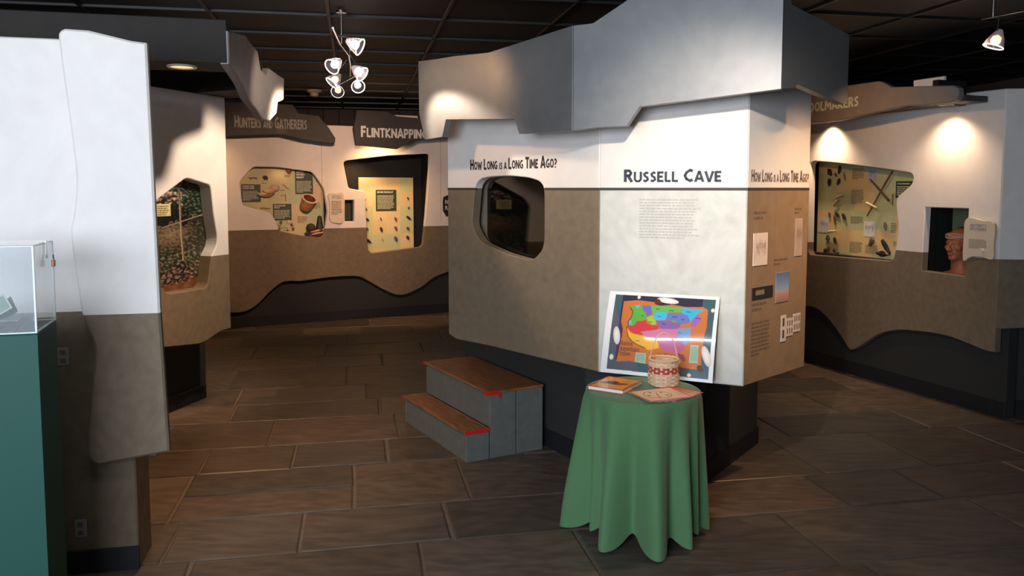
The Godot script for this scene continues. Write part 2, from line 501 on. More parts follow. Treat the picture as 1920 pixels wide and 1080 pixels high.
func make_materials():
	var ss := SystemFont.new(); ss.font_names = PackedStringArray(["Droid Serif"])
	serif = ss
	var mottle := noise_image(256, 256, Vector2(1.6, 1.6), 3, 5)
	var fine := noise_image(256, 256, Vector2(6, 6), 5, 3)
	mats.cream = textured(tinted(mottle, srgb(224, 216, 208), srgb(234, 227, 220), 1.3), 0.75, Vector3.ONE * 0.9)
	mats.brown = textured(tinted(mottle, srgb(110, 95, 75), srgb(128, 112, 91), 1.6), 0.75, Vector3.ONE * 1.6)
	mats.sage = textured(tinted(mottle, srgb(188, 188, 180), srgb(212, 212, 204), 1.6), 0.6, Vector3.ONE * 1.2)
	mats.tan = textured(tinted(mottle, srgb(128, 104, 78), srgb(148, 122, 94), 1.6), 0.7, Vector3.ONE * 1.2)
	mats.hood = textured(tinted(mottle, srgb(112, 113, 113), srgb(126, 126, 125), 1.4), 0.45, Vector3.ONE * 1.1)
	mats.hood.metallic = 0.4
	mats.charcoal = textured(tinted(mottle, srgb(58, 56, 53), srgb(70, 68, 64), 1.4), 0.7, Vector3.ONE * 1.1)
	mats.umber = textured(tinted(mottle, srgb(36, 30, 26), srgb(46, 39, 33), 1.4), 0.75, Vector3.ONE * 1.1)
	mats.plinth = plain(44, 44, 41, 0.8)
	mats.base = plain(24, 25, 28, 0.6)
	mats.black = plain(14, 13, 13, 0.8)
	mats.lining = plain(20, 19, 18, 0.75)
	mats.ink = plain(30, 28, 28, 0.7)
	mats.slate_ink = plain(52, 64, 74, 0.7)
	mats.white = plain(232, 230, 222, 0.6)
	mats.paper = plain(240, 236, 226, 0.6)
	mats.chrome = plain(200, 200, 200, 0.18, 1.0)
	mats.green_card = plain(52, 66, 44, 0.5)
	mats.print = plain(120, 104, 80, 0.8)
	mats.pale_print = plain(178, 178, 172, 0.8)
	mats.card_print = plain(196, 200, 176, 0.8)
	mats.letter = plain(146, 142, 136, 0.6)
	mats.glass = StandardMaterial3D.new()
	mats.glass.transparency = BaseMaterial3D.TRANSPARENCY_ALPHA; mats.glass.albedo_color = Color(0.97, 0.99, 1.0, 0.03); mats.glass.roughness = 0.03
	mats.dark_glass = StandardMaterial3D.new()
	mats.dark_glass.transparency = BaseMaterial3D.TRANSPARENCY_ALPHA; mats.dark_glass.albedo_color = Color(0.015, 0.015, 0.015, 0.8); mats.dark_glass.roughness = 0.03
	mats.bulb = StandardMaterial3D.new()
	mats.bulb.emission_enabled = true; mats.bulb.emission = Color(1.0, 0.9, 0.85); mats.bulb.emission_energy_multiplier = 9.0
	mats.dim_bulb = StandardMaterial3D.new()
	mats.dim_bulb.emission_enabled = true; mats.dim_bulb.emission = Color(1.0, 0.85, 0.66); mats.dim_bulb.emission_energy_multiplier = 1.1
	mats.mottle = mottle; mats.fine = fine

# ---------------------------------------------------------------- the room
func build_room():
	var room := Transform3D(Basis(Vector3.UP, YAW), Vector3.ZERO)
	var x0 := -5.6; var x1 := 6.2; var z0 := -11.0; var z1 := 1.2
	# floor: mortar bed with flagstones standing a little proud
	var bed := MB.new()
	bed.box(Vector3((x0 + x1) / 2, -0.108, (z0 + z1) / 2), Vector3(x1 - x0 + 0.3, 0.2, z1 - z0 + 0.3))
	var grain := noise_image(256, 256, Vector2(1.2, 5.0), 21, 5)
	var mortar := textured(tinted(grain, srgb(104, 90, 74), srgb(126, 110, 92), 1.5), 0.85, Vector3.ONE * 1.3)
	var floor_ := structure("floor", bed.mesh(), mortar, room)
	var stone := []
	for i in 6:
		var lo: Color = [srgb(73, 63, 53), srgb(80, 68, 56), srgb(69, 62, 55), srgb(84, 71, 60), srgb(67, 59, 50), srgb(76, 67, 58)][i]
		var m := textured(tinted(grain, lo, lo * 1.45, 1.6), [0.42, 0.5, 0.46, 0.55, 0.45, 0.5][i], [Vector3(0.7, 1, 0.7), Vector3(0.9, 1, 0.55), Vector3(0.6, 1, 0.8)][i % 3])
		m.heightmap_enabled = false
		stone.append(m)
	var rest := MB.new()
	var cam_v := Vector2(0, 0)
	var z := z0
	var count := 0
	var row := 0
	while z < z1:
		var h := rng.randf_range(0.42, 0.7)
		if z + h > z1: h = z1 - z
		var x := x0 - rng.randf() * 0.5
		while x < x1:
			var w := rng.randf_range(0.5, 1.1)
			var a := maxf(x, x0); var b := minf(x + w, x1)
			x += w
			if b - a < 0.08: continue
			var split := rng.randf() < 0.16 and h > 0.5
			for part in (2 if split else 1):
				var za := z + (h / 2 if part == 1 else 0.0); var zb := z + (h / 2 if split and part == 0 else h)
				var g := 0.007
				var j := func(): return rng.randf_range(-0.006, 0.006)
				var q := [Vector3(a + g + j.call(), 0, zb - g + j.call()), Vector3(b - g + j.call(), 0, zb - g + j.call()), Vector3(b - g + j.call(), 0, za + g + j.call()), Vector3(a + g + j.call(), 0, za + g + j.call())]
				var mid: Vector3 = (q[0] + q[2]) / 2.0
				var wp := room * mid
				var seen := wp.z < -2.5 and absf(wp.x) < 0.66 * -wp.z + 0.35 and wp.x > -4.2 and wp.x < 3.9
				if wp.z < -4.3 and wp.x > -0.1 and wp.x < 1.2 and wp.z > -6.2: seen = false
				if wp.x < -1.9 and wp.z > -5.2: seen = seen and wp.x > -2.9
				var mb := MB.new() if seen else rest
				var c := Vector3(mid.x, 0, mid.z) if seen else Vector3()
				var lift := rng.randf_range(-0.0015, 0.0015)
				var top := []; var low := []; var foot := []
				for k in 4:
					var d: Vector3 = (mid - q[k]).normalized() * 0.009
					top.append(q[k] + d - c + Vector3(0, lift, 0)); low.append(q[k] - c + Vector3(0, -0.004 + lift, 0)); foot.append(q[k] - c + Vector3(0, -0.02, 0))
				mb.quad(top[0], top[1], top[2], top[3])
				for k in 4:
					var l := (k + 1) % 4
					mb.quad(low[k], low[l], top[l], top[k]); mb.quad(foot[k], foot[l], low[l], low[k])
				var pick := stone[rng.randi() % 6] as Material
				if seen and count < 296:
					count += 1
					obj("flagstone", mb.mesh(), pick, floor_, room * Transform3D(Basis(), c))
				elif seen:
					for i in mb.p.size():
						rest.p.append(mb.p[i] + c); rest.n.append(mb.n[i]); rest.t.append(mb.t[i])
		z += h
		row += 1
	obj("flagstones", rest.mesh(), stone[0], floor_, room).set_meta("kind", "stuff")
	# ceiling: black tiles in a metal grid
	var deck := MB.new()
	deck.box(Vector3((x0 + x1) / 2, CEIL + 0.13, (z0 + z1) / 2), Vector3(x1 - x0 + 0.3, 0.2, z1 - z0 + 0.3))
	var ceiling := structure("ceiling", deck.mesh(), mats.black, room)
	var tile_m := textured(tinted(mats.fine, srgb(10, 9, 8), srgb(17, 15, 14), 1.6), 0.65, Vector3.ONE * 2.0)
	var bar_m := plain(24, 20, 17, 0.5, 0.0)
	var o := room.affine_inverse() * Vector3(-1.09, 0, -4.86)
	var gx := 0.693; var gz := 0.635
	var tiles := MB.new()
	var tn := 0
	for i in range(-8, 12):
		var xa := o.x + i * gx; var xb := xa + gx
		xa = maxf(xa, x0); xb = minf(xb, x1)
		if xb - xa < 0.02: continue
		for k in range(-12, 14):
			var za := o.z - 0.1 + k * gz; var zb := za + gz
			za = maxf(za, z0); zb = minf(zb, z1)
			if zb - za < 0.02: continue
			var c := Vector3((xa + xb) / 2, CEIL + 0.015, (za + zb) / 2)
			var wp := room * c
			var seen := wp.z < -3.9 and absf(wp.x) < 0.66 * -wp.z + 0.3
			var b := MB.new()
			b.box(Vector3(), Vector3(xb - xa - 0.02, 0.03, zb - za - 0.02), 0.004)
			if seen and tn < 280:
				tn += 1
				obj("ceiling_tile", b.mesh(), tile_m, ceiling, room * Transform3D(Basis(), c))
			else:
				for q in b.p.size():
					tiles.p.append(b.p[q] + c); tiles.n.append(b.n[q]); tiles.t.append(b.t[q])
	obj("ceiling_tiles", tiles.mesh(), tile_m, ceiling, room).set_meta("kind", "stuff")
	for i in range(-8, 12):
		var x := o.x + i * gx
		if x > x0 and x < x1:
			var b := MB.new(); b.box(Vector3(0, 0, 0), Vector3(0.024, 0.02, z1 - z0), 0.003)
			obj("grid_bar", b.mesh(), bar_m, ceiling, room * Transform3D(Basis(), Vector3(x, CEIL - 0.004, (z0 + z1) / 2)))
	for k in range(-12, 14):
		var zz := o.z - 0.1 + k * gz
		if zz > z0 and zz < z1:
			var b := MB.new(); b.box(Vector3(0, 0, 0), Vector3(x1 - x0, 0.02, 0.02), 0.003)
			obj("cross_bar", b.mesh(), bar_m, ceiling, room * Transform3D(Basis(), Vector3((x0 + x1) / 2, CEIL - 0.006, zz)))
	# walls
	var wall_m := plain(58, 50, 44, 0.85)
	var wy := (CEIL + 0.03) / 2 - 0.0
	var wb := MB.new(); wb.box(Vector3((x0 + x1) / 2, wy, z0 - 0.1), Vector3(x1 - x0 + 0.4, CEIL + 0.03, 0.2))
	var back := structure("wall_back", wb.mesh(), mats.black, room)
	var plank_m := [plain(34, 24, 19, 0.7), plain(40, 28, 22, 0.7), plain(30, 22, 17, 0.7)]
	var px := -3.6
	while px < 2.2:
		var b := MB.new(); b.box(Vector3(0, 0, 0), Vector3(0.192, CEIL - 0.02, 0.02), 0.004)
		obj("board", b.mesh(), plank_m[rng.randi() % 3], back, room * Transform3D(Basis(), Vector3(px + 0.1, CEIL / 2, z0 + 0.012)))
		px += 0.2
	for s in [[x0 - 0.1, "wall_left"], [x1 + 0.1, "wall_right"]]:
		var b := MB.new(); b.box(Vector3(s[0], wy, (z0 + z1) / 2), Vector3(0.2, CEIL + 0.03, z1 - z0 + 0.4))
		structure(s[1], b.mesh(), wall_m, room)
	# unseen wall behind the camera, its window placed for the daylight on the panels
	var wx0 := -3.15; var wx1 := -0.55; var sill := 1.2; var head := 2.54
	structure("wall_front", slab(rect(x0 - 0.2, 0, x1 + 0.2, CEIL + 0.03), [rect(wx0, sill, wx1, head)], 0.2, [[9.0, wall_m]], 0.0), null, room * Transform3D(Basis(), Vector3(0, 0, z1 + 0.2)))
	var fr := MB.new()
	for e in [[wx0, wx1, sill, sill + 0.05], [wx0, wx1, head - 0.05, head]]: fr.box(Vector3((e[0] + e[1]) / 2, (e[2] + e[3]) / 2, z1 + 0.1), Vector3(e[1] - e[0], e[3] - e[2], 0.06), 0.004)
	for xx in [wx0 + 0.025, (wx0 * 2 + wx1) / 3, (wx0 + wx1 * 2) / 3, wx1 - 0.025]: fr.box(Vector3(xx, (sill + head) / 2, z1 + 0.1), Vector3(0.05, head - sill - 0.1, 0.06), 0.004)
	var win := structure("unseen_window_1", fr.mesh(), plain(120, 118, 112, 0.4), room)  # out of view; its place and size suit the daylight
	for i in 3:
		var a := wx0 + (wx1 - wx0) * i / 3.0 + 0.04; var b2 := wx0 + (wx1 - wx0) * (i + 1) / 3.0 - 0.04
		var g := MB.new(); g.box(Vector3((a + b2) / 2, (sill + head) / 2, z1 + 0.1), Vector3(b2 - a, head - sill - 0.1, 0.006))
		obj("pane", g.mesh(), mats.glass, win, room)

# ---------------------------------------------------------------- left: tall partition, mural wall, canopy
func build_left():
	var L1 := frame(-1.8, -3.236, 0.20482); var L1S := frame(-1.778, -3.128, 0.20482)
	var w := thing("exhibit_wall", "tall pale and brown exhibit partition in the left foreground with a wavy-edged raised panel", "exhibit wall", L1)
	var two := [[1.1, mats.brown], [9.0, mats.cream]]
	obj("backing_board", slab(v([-1.3, 0, 0.23, 0, 0.23, 2.1, 0.02, 2.19, -1.3, 2.2]), [], 0.22, two, 0.006), null, w, L1)
	var edge := smooth(v([0.062, 2.211, 0.043, 2.197, 0.04, 2.157, 0.056, 1.965, 0.072, 1.782, 0.08, 1.627, 0.066, 1.502, 0.053, 1.436, 0.057, 1.346, 0.069, 1.215, 0.084, 1.092, 0.115, 1.005, 0.125, 0.951, 0.114, 0.855, 0.092, 0.672, 0.081, 0.564, 0.087, 0.52, 0.115, 0.494, 0.15, 0.496, 0.25, 0.509]), 4, false)
	var rest := v([0.388, 0.528, 0.37, 1.093, 0.354, 2.168, 0.297, 2.174, 0.23, 2.189, 0.145, 2.208])
	obj("raised_panel", slab(joined(edge, rest), [], 0.035, two, 0.008), null, w, L1S)
	var ret := MB.new()
	ret.box(Vector3(0.325, 1.32, -0.05), Vector3(0.03, 1.62, 0.09), 0.004)
	obj("spacer", ret.mesh(), mats.charcoal, w, L1S)
	var bb := MB.new(); bb.box(Vector3(-0.535, 0.05, 0.006), Vector3(1.54, 0.1, 0.012), 0.003)
	obj("baseboard", bb.mesh(), mats.base, w, L1)
	for k in 2:
		var p: Vector2 = [Vector2(0.011, 0.194), Vector2(-0.027, 0.918)][k]
		var c := MB.new(); c.box(Vector3(0, 0, 0.004), Vector3(0.045, 0.075, 0.008), 0.003)
		var plate := obj("outlet_cover", c.mesh(), plain(150, 144, 132, 0.5), w, L1 * Transform3D(Basis(), Vector3(p.x, p.y, 0)))
		for sgn in [-1, 1]:
			var so := MB.new(); so.box(Vector3(0, 0.017 * sgn, 0.009), Vector3(0.022, 0.02, 0.003), 0.001)
			obj("socket", so.mesh(), plain(96, 92, 84, 0.5), plate, plate.global_transform)

	# mural wall
	var L2 := frame(-2.069, -5.831, 1.21436)
	var m := thing("exhibit_wall", "exhibit wall with a many-sided opening that frames a woodland cave photograph", "exhibit wall", L2)
	var lower := smooth(v([-0.654, 0.555, -0.486, 0.536, -0.34, 0.52, -0.256, 0.523, -0.166, 0.55, -0.094, 0.569, 0.017, 0.574]), 3, false)
	var left := PackedVector2Array([Vector2(-1.5, lower[0].y + 0.0), Vector2(-0.85, lower[0].y)])
	var body := joined(left, lower)
	body.append_array(v([0.016, 2.25, -1.5, 2.25]))
	var hole := fillet(v([-0.739, 1.44, -0.678, 1.514, -0.387, 1.672, -0.173, 1.626, -0.155, 1.608, -0.133, 1.408, -0.102, 1.253, -0.115, 1.186, -0.168, 1.125, -0.213, 0.925, -0.243, 0.902, -0.587, 0.903, -0.702, 0.99]), 0.03, 3)
	obj("panel", slab(body, [hole], 0.1, [[1.12, mats.brown], [9.0, mats.cream]], 0.006), null, m, L2)
	var mural := Image.create(256, 384, false, Image.FORMAT_RGB8)
	paint_mural(mural)
	var mb := MB.new()
	var lo := Vector2(-0.85, 0.87); var hi := Vector2(-0.04, 1.7)
	mb.quad(Vector3(lo.x, lo.y, -0.1), Vector3(hi.x, lo.y, -0.1), Vector3(hi.x, hi.y, -0.1), Vector3(lo.x, hi.y, -0.1))
	mb.box(Vector3((lo.x + hi.x) / 2, (lo.y + hi.y) / 2, -0.113), Vector3(hi.x - lo.x, hi.y - lo.y, 0.02))
	obj("mural", mb.mesh(), printed(mural, 0.45), m, L2)
	var cap_ := v([-0.581, 1.495, -0.443, 1.413])
	var cc := MB.new(); cc.box(Vector3((cap_[0].x + cap_[1].x) / 2, (cap_[0].y + cap_[1].y) / 2, 0.004), Vector3(absf(cap_[1].x - cap_[0].x), absf(cap_[0].y - cap_[1].y), 0.006), 0.001)
	var card := obj("caption_card", cc.mesh(), plain(222, 206, 140, 0.6), m, frame(-2.163, -5.866, 1.21436))
	small_print(card, "small_print", mats.print, frame(-2.163, -5.866, 1.21436) * Transform3D(Basis(), Vector3(0, 0, 0.0075)), cap_[0].x + 0.02, cap_[0].y - 0.012, absf(cap_[1].x - cap_[0].x) - 0.04, 5, 0.014, 4)
	obj("plinth", prism(v([-2.549, -5.302, -2.362, -6.096, -2.733, -7.074, -3.381, -7.074]), 0.0, 0.62, mats.plinth), null, m, Transform3D())
	obj("baseboard", prism(v([-2.532, -5.266, -2.343, -6.056, -2.362, -6.112, -2.56, -5.327]), 0.0, 0.1, mats.base), null, m, Transform3D())

	# canopy over the mural alcove
	var can := thing("canopy", "dark box canopy with downlights over the mural alcove, ending in a jagged pale slab", "canopy", Transform3D(Basis(), Vector3(-2.2, 0, -5.0)))
	var rear_left := Vector2(-3.2, -6.45)
	obj("front_beam", prism(joined(v([-3.2, -3.82]), joined(v([-1.481, -4.235, -1.58, -4.588]), v([-3.3, -4.16]))), 2.25, 2.47, mats.umber, 0.004), null, can, Transform3D())
	obj("rear_beam", prism(joined(v([-3.2, -5.95]), joined(v([-2.563, -5.747, -1.804, -5.377, -1.96, -5.882]), v([-2.06, -5.93, -2.64, -5.93, -3.2, -6.3]))), 2.25, 2.47, mats.umber, 0.004), null, can, Transform3D())
	var F1 := frame(-1.47, -4.244, 1.68459)
	var fa := v([-0.005, 2.413, 0.413, 2.47, 0.709, 2.428, 0.761, 2.327, 0.893, 2.307, 0.935, 2.359, 1.189, 2.329, 1.171, 2.187, 1.073, 2.159, 1.045, 2.084, 0.929, 2.027, 0.79, 2.025, 0.657, 2.074, 0.45, 2.115, 0.296, 2.181, -0.001, 2.244])
	obj("slab", slab(fa, [], 0.045, [[9.0, textured(tinted(mats.mottle, srgb(130, 124, 122), srgb(146, 139, 136), 1.4), 0.38, Vector3.ONE * 1.1)]], 0.006, [0.5, 0.62, 0.74, 0.86, 0.98, 1.1], 0.16, 0.45), null, can, F1)

func paint_mural(im: Image):
	var W := im.get_width(); var H := im.get_height()
	var n1 := FastNoiseLite.new(); n1.seed = 5; n1.frequency = 0.03; n1.fractal_octaves = 4
	var n2 := FastNoiseLite.new(); n2.seed = 9; n2.frequency = 0.07; n2.fractal_octaves = 5
	var cell := FastNoiseLite.new(); cell.seed = 3; cell.noise_type = FastNoiseLite.TYPE_CELLULAR; cell.frequency = 0.055; cell.cellular_return_type = FastNoiseLite.RETURN_DISTANCE2_DIV
	for y in H:
		for x in W:
			var u := float(x) / W; var w := float(y) / H
			var a := n1.get_noise_2d(x, y); var b := n2.get_noise_2d(x, y * 1.3); var k := cell.get_noise_2d(x, y * 1.4)
			var e := a * 0.09
			var leaf := srgb(16, 24, 16).lerp(srgb(110, 138, 100), clampf(b * 1.5 + 0.12, 0, 1))
			var c: Color
			if u > 0.64 + a * 0.25 and w < 0.36 + e: c = leaf
			elif w < 0.25 + e: c = srgb(44, 34, 30).lerp(srgb(206, 176, 154), clampf(0.35 + b * 1.5 + n1.get_noise_2d(x * 0.6, y * 3.2) * 0.9, 0, 1))
			elif w < 0.42 + e - (u - 0.45) * 0.1: c = srgb(8, 6, 6).lerp(srgb(40, 30, 26), clampf(b * 1.6, 0, 1))
			elif w < 0.62 + e:
				var lit := clampf(0.75 - Vector2((u - 0.5) * 2.2, (w - 0.5) * 4.5).length() + b * 0.7, 0, 1)
				c = srgb(46, 40, 26).lerp(srgb(196, 150, 116), lit)
				if b > 0.22: c = c.lerp(leaf, 0.7)
			elif w < 0.76 + e: c = srgb(38, 42, 26).lerp(srgb(142, 136, 104), clampf(b * 1.5 + 0.25, 0, 1)).lerp(leaf, clampf(0.6 - u, 0, 0.6))
			elif w < 0.93 - u * 0.06 + e * 0.6: c = srgb(30, 24, 20).lerp(srgb(176, 144, 122), clampf((-0.25 - k) * 1.9 + b * 0.9 + 0.1, 0, 1))
			else: c = srgb(92, 54, 32).lerp(srgb(134, 88, 54), clampf(a + 0.5, 0, 1))
			var trunk := 0.615 + (w - 0.3) * 0.05 + sin(w * 9.0) * 0.004
			if absf(u - trunk) < 0.012 + b * 0.004 and w > 0.03 and w < 0.72: c = srgb(98, 84, 62).lerp(srgb(206, 178, 142), clampf((u - trunk) * -40.0 + 0.55, 0, 1)).lerp(leaf, clampf((0.36 - w) * 3.0 + b, 0, 0.8))
			if absf(w - 0.4 + (u - 0.6) * 0.2) < 0.005 and u > 0.4 and u < 0.92: c = srgb(160, 134, 110)
			im.set_pixel(x, y, c)

# ---------------------------------------------------------------- far wall
func build_far():
	var L3 := frame(-3.158, -9.045, 0.46718)
	var w := thing("exhibit_wall", "far exhibit wall with two irregular display openings above a wave-cut dark base", "exhibit wall", L3)
	var wave := smooth(v([-0.032, 0.193, 0.109, 0.194, 0.253, 0.262, 0.4, 0.403, 0.53, 0.5, 0.623, 0.52, 0.771, 0.512, 1.095, 0.54, 1.429, 0.537, 1.589, 0.463, 1.75, 0.364, 1.913, 0.286, 2.062, 0.281, 2.255, 0.356, 2.43, 0.47, 2.621, 0.533]), 4, false)
	var body := joined(v([-0.9, 0.22]), wave)
	body.append_array(v([2.78, 0.62, 3.3, 0.62, 3.3, 2.34, -0.9, 2.34]))
	var h1 := fillet(v([0.098, 1.678, 0.253, 1.844, 0.507, 1.843, 0.73, 1.816, 0.908, 1.793, 0.944, 1.756, 1.048, 1.6, 1.088, 1.329, 1.052, 1.127, 1.032, 1.052, 0.993, 1.021, 0.775, 1.046, 0.52, 1.108, 0.475, 1.245, 0.429, 1.319, 0.126, 1.402]), 0.035, 3)
	var h2 := fillet(v([1.289, 1.91, 1.325, 1.93, 1.838, 1.996, 2.362, 2.032, 2.386, 2.015, 2.378, 1.826, 2.327, 1.255, 2.284, 0.896, 2.256, 0.866, 1.626, 0.808, 1.581, 0.839, 1.569, 0.901, 1.547, 1.543, 1.519, 1.57, 1.362, 1.596, 1.341, 1.613, 1.298, 1.85]), 0.03, 3)
	var nq := v([1.298, 1.46, 1.412, 1.459, 1.408, 1.203, 1.294, 1.202])
	obj("panel", slab(body, [h1, h2, nq], 0.06, [[1.125, mats.brown], [9.0, mats.cream]], 0.006), null, w, L3)
	var B := frame(-3.204, -9.134, 0.46718)
	var pl := MB.new(); pl.box(Vector3(1.2, 0.38, -0.04), Vector3(4.2, 0.76, 0.08)); obj("plinth", pl.mesh(), mats.plinth, w, B)
	var bb := MB.new(); bb.box(Vector3(1.2, 0.055, 0.006), Vector3(4.2, 0.11, 0.012), 0.003); obj("baseboard", bb.mesh(), mats.base, w, B)
	# seams between the sheets
	for u in [Vector2(1.029, 1.932).x, Vector2(2.529, 1.955).x]:
		var se := MB.new(); se.box(Vector3(u, 1.75, 0.0002), Vector3(0.004, 1.1, 0.001)); obj("seam", se.mesh(), plain(150, 138, 128, 0.8), w, L3)
	# cases let into the wall
	case_box(w, L3, v([0.053, 1.916, 1.152, 0.985]), 0.2, mats.lining)
	case_box(w, L3, v([1.215, 2.06, 2.439, 0.527]), 0.46, mats.lining)
	case_box(w, L3, v([1.289, 1.473, 1.421, 1.19]), 0.2, plain(70, 76, 62, 0.8))
	# first board: squares in two pale tints
	var C := frame(-3.222, -9.17, 0.46718)
	var q := v([0.014, 1.92, 1.076, 0.902])
	var tints := [plain(206, 194, 150, 0.55), plain(186, 192, 150, 0.55), plain(212, 190, 150, 0.55), plain(196, 192, 146, 0.55)]
	var bd := checker("display_board", C, q[0].x, q[1].y, q[1].x, q[0].y, 5, 4, tints, "pale checkered board of food and tools in the left opening of the far wall", "display board", 2)
	card(bd, C, v([0.135, 1.646, 0.349, 1.44]), ["TAKING SURE", "FOOTED GAME"], 8, 31)
	card(bd, C, v([0.746, 1.819, 0.954, 1.53]), ["REAPING", "NATURE'S", "HARVEST"], 11, 32)
	card(bd, C, v([0.484, 1.417, 0.697, 1.224]), ["FRESHWATER", "FEAST"], 6, 33)
	for t in [v([0.622, 1.756, 0.701, 1.713]), v([0.575, 1.581, 0.661, 1.563]), v([0.574, 1.519, 0.647, 1.5]), v([0.366, 1.662, 0.45, 1.649]), v([0.766, 1.266, 0.883, 1.176]), v([0.939, 1.429, 1.033, 1.345]), v([0.554, 1.138, 0.713, 1.122])]:
		small_print(bd, "small_print", mats.print, C, t[0].x, t[0].y, absf(t[1].x - t[0].x), maxi(1, int((t[0].y - t[1].y) / 0.016)), 0.016, 5)
	animal_print(bd, C, v([0.202, 1.734, 0.337, 1.698]), 0, plain(96, 78, 58, 0.7))
	animal_print(bd, C, v([0.374, 1.748, 0.438, 1.68]), 1, plain(50, 48, 52, 0.7))
	far_specimens(C)
	# second board, standing free in a deep black case
	var D := frame(-3.339, -9.402, 0.46718)
	var q2 := v([1.585, 1.737, 2.307, 0.81])
	var sq := (q2[1].x - q2[0].x) / 4.0
	var bd2 := checker("display_board", D, q2[0].x, q2[0].y - sq * 10, q2[1].x, q2[0].y, 4, 10, [plain(226, 204, 152, 0.55), plain(200, 206, 160, 0.55), plain(230, 208, 160, 0.55), plain(204, 208, 158, 0.55)], "cream checkered board of small stone points in the black right-hand case of the far wall", "display board", 1)
	card(bd2, D, v([1.805, 1.58, 2.077, 1.31]), ["BEFORE THE BULLET"], 12, 34)
	point_board(D)
	# the plaque and the signs
	plaque(L3, smooth(v([1.107, 1.543, 1.089, 1.506, 1.103, 1.455, 1.107, 1.335, 1.108, 1.224, 1.168, 1.186, 1.274, 1.212, 1.279, 1.526, 1.193, 1.54]), 3), v([1.129, 1.499, 1.263, 1.498]), v([1.128, 1.449, 1.259, 1.244]), "cream mystery plaque with a pointed foot beside the small niche in the far wall", 41)
	var S := frame(-3.001, -8.733, 0.46718)
	var hs := thing("sign_board", "dark jagged sign about hunters and gatherers hung over the left case of the far wall", "sign", S)
	var ho := joined(v([0.636, 2.527, -0.034, 2.529, -0.196, 2.522, -0.206, 2.15, -0.044, 2.16]), v([0.347, 2.183, 0.507, 2.194, 0.752, 2.142, 0.997, 2.113, 1.064, 2.108, 1.101, 2.121, 1.108, 2.17, 1.036, 2.282, 0.965, 2.365, 0.924, 2.415, 0.699, 2.435]))
	obj("board", slab(ho, [], 0.05, [[9.0, mats.charcoal]], 0.006), null, hs, S)
	var a := v([0.014, 2.256, 0.787, 2.288])
	lettering(hs, "lettering", "Hunters and Gatherers", mats.letter, S, a[0].x, a[0].y, a[1].x, 0.125, 0.84, null, ["and"])
	var br := MB.new(); br.box(Vector3(0.2, 2.36, -0.2), Vector3(1.5, 0.05, 0.3), 0.004); obj("bracket", br.mesh(), mats.charcoal, hs, S)
	for e in [[-0.35, 0.5], [0.5, 0.9]]: spot("sign_downlight", S * Vector3(e[0], 2.3, -0.02), S * Vector3(e[0], 1.1, -0.36), 62, e[1], warm, 1.0)  # unseen cans behind the sign, placed to light the wall below
	var S2 := frame(-2.969, -8.67, 0.46718)
	var fs := thing("sign_board", "charcoal sign reading flintknapping above the black case of the far wall", "sign", S2)
	var fo := v([1.345, 2.493, 1.3, 2.28, 1.327, 2.093, 1.818, 2.059, 2.039, 2.17, 2.495, 2.208, 2.503, 2.422, 2.088, 2.427, 1.823, 2.439, 1.693, 2.491])
	obj("board", slab(fo, [], 0.05, [[9.0, mats.charcoal]], 0.006), null, fs, S2)
	a = v([1.386, 2.187, 2.197, 2.228])
	lettering(fs, "lettering", "Flintknapping", mats.white, S2, a[0].x, a[0].y, a[1].x, 0.125, 0.86)
	br = MB.new(); br.box(Vector3(2.05, 2.36, -0.22), Vector3(1.0, 0.05, 0.36), 0.004); obj("bracket", br.mesh(), mats.charcoal, fs, S2)
	spot("sign_downlight", S2 * Vector3(1.72, 2.3, -0.1), S2 * Vector3(1.75, 1.2, -0.42), 60, 1.3, warm, 1.0)  # unseen can behind this sign, lighting the wall round the case
	spot("case_fill_light", D * Vector3(1.55, 2.0, 0.3), D * Vector3(1.5, 1.3, 0.0), 60, 0.45, warm, 0.8)  # fill light added to brighten the board in the black case
	spot("case_fill_light", C * Vector3(0.55, 1.85, 0.11), C * Vector3(0.6, 1.3, 0.0), 75, 0.1, warm, 0.9)  # fill light added to brighten the checkered board
	# narrow pale ledge above the flintknapping sign
	var lp := v([1.848, 2.461, 2.147, 2.448])
	var le := MB.new(); le.box(Vector3(0, 0, -0.1), Vector3(lp[1].x - lp[0].x, 0.035, 0.16), 0.004)
	tag(obj("ledge", le.mesh(), mats.cream, null, S * Transform3D(Basis(), Vector3((lp[0].x + lp[1].x) / 2, (lp[0].y + lp[1].y) / 2, -0.1))), "narrow pale ledge just above the flintknapping sign", "ledge")
	# black plaque half hidden behind the kiosk
	var bp := v([2.562, 1.492, 2.551, 1.438, 2.553, 1.317, 2.596, 1.242, 2.699, 1.254, 2.715, 1.478, 2.642, 1.522])
	var pq := thing("plaque", "small black shield plaque with white letters, half hidden behind the kiosk edge", "plaque", L3)
	obj("plate", slab(bp, [], 0.012, [[9.0, mats.ink]], 0.002), null, pq, L3 * Transform3D(Basis(), Vector3(0, 0, 0.02)))
	for i in 2:
		var b := [v([2.579, 1.401, 2.685, 1.4]), v([2.579, 1.327, 2.685, 1.326])][i] as PackedVector2Array
		lettering(pq, "lettering", ["PAST", "PLACE"][i], mats.white, L3 * Transform3D(Basis(), Vector3(0, 0, 0.021)), b[0].x, b[0].y, b[1].x, 0.05, 1.0)

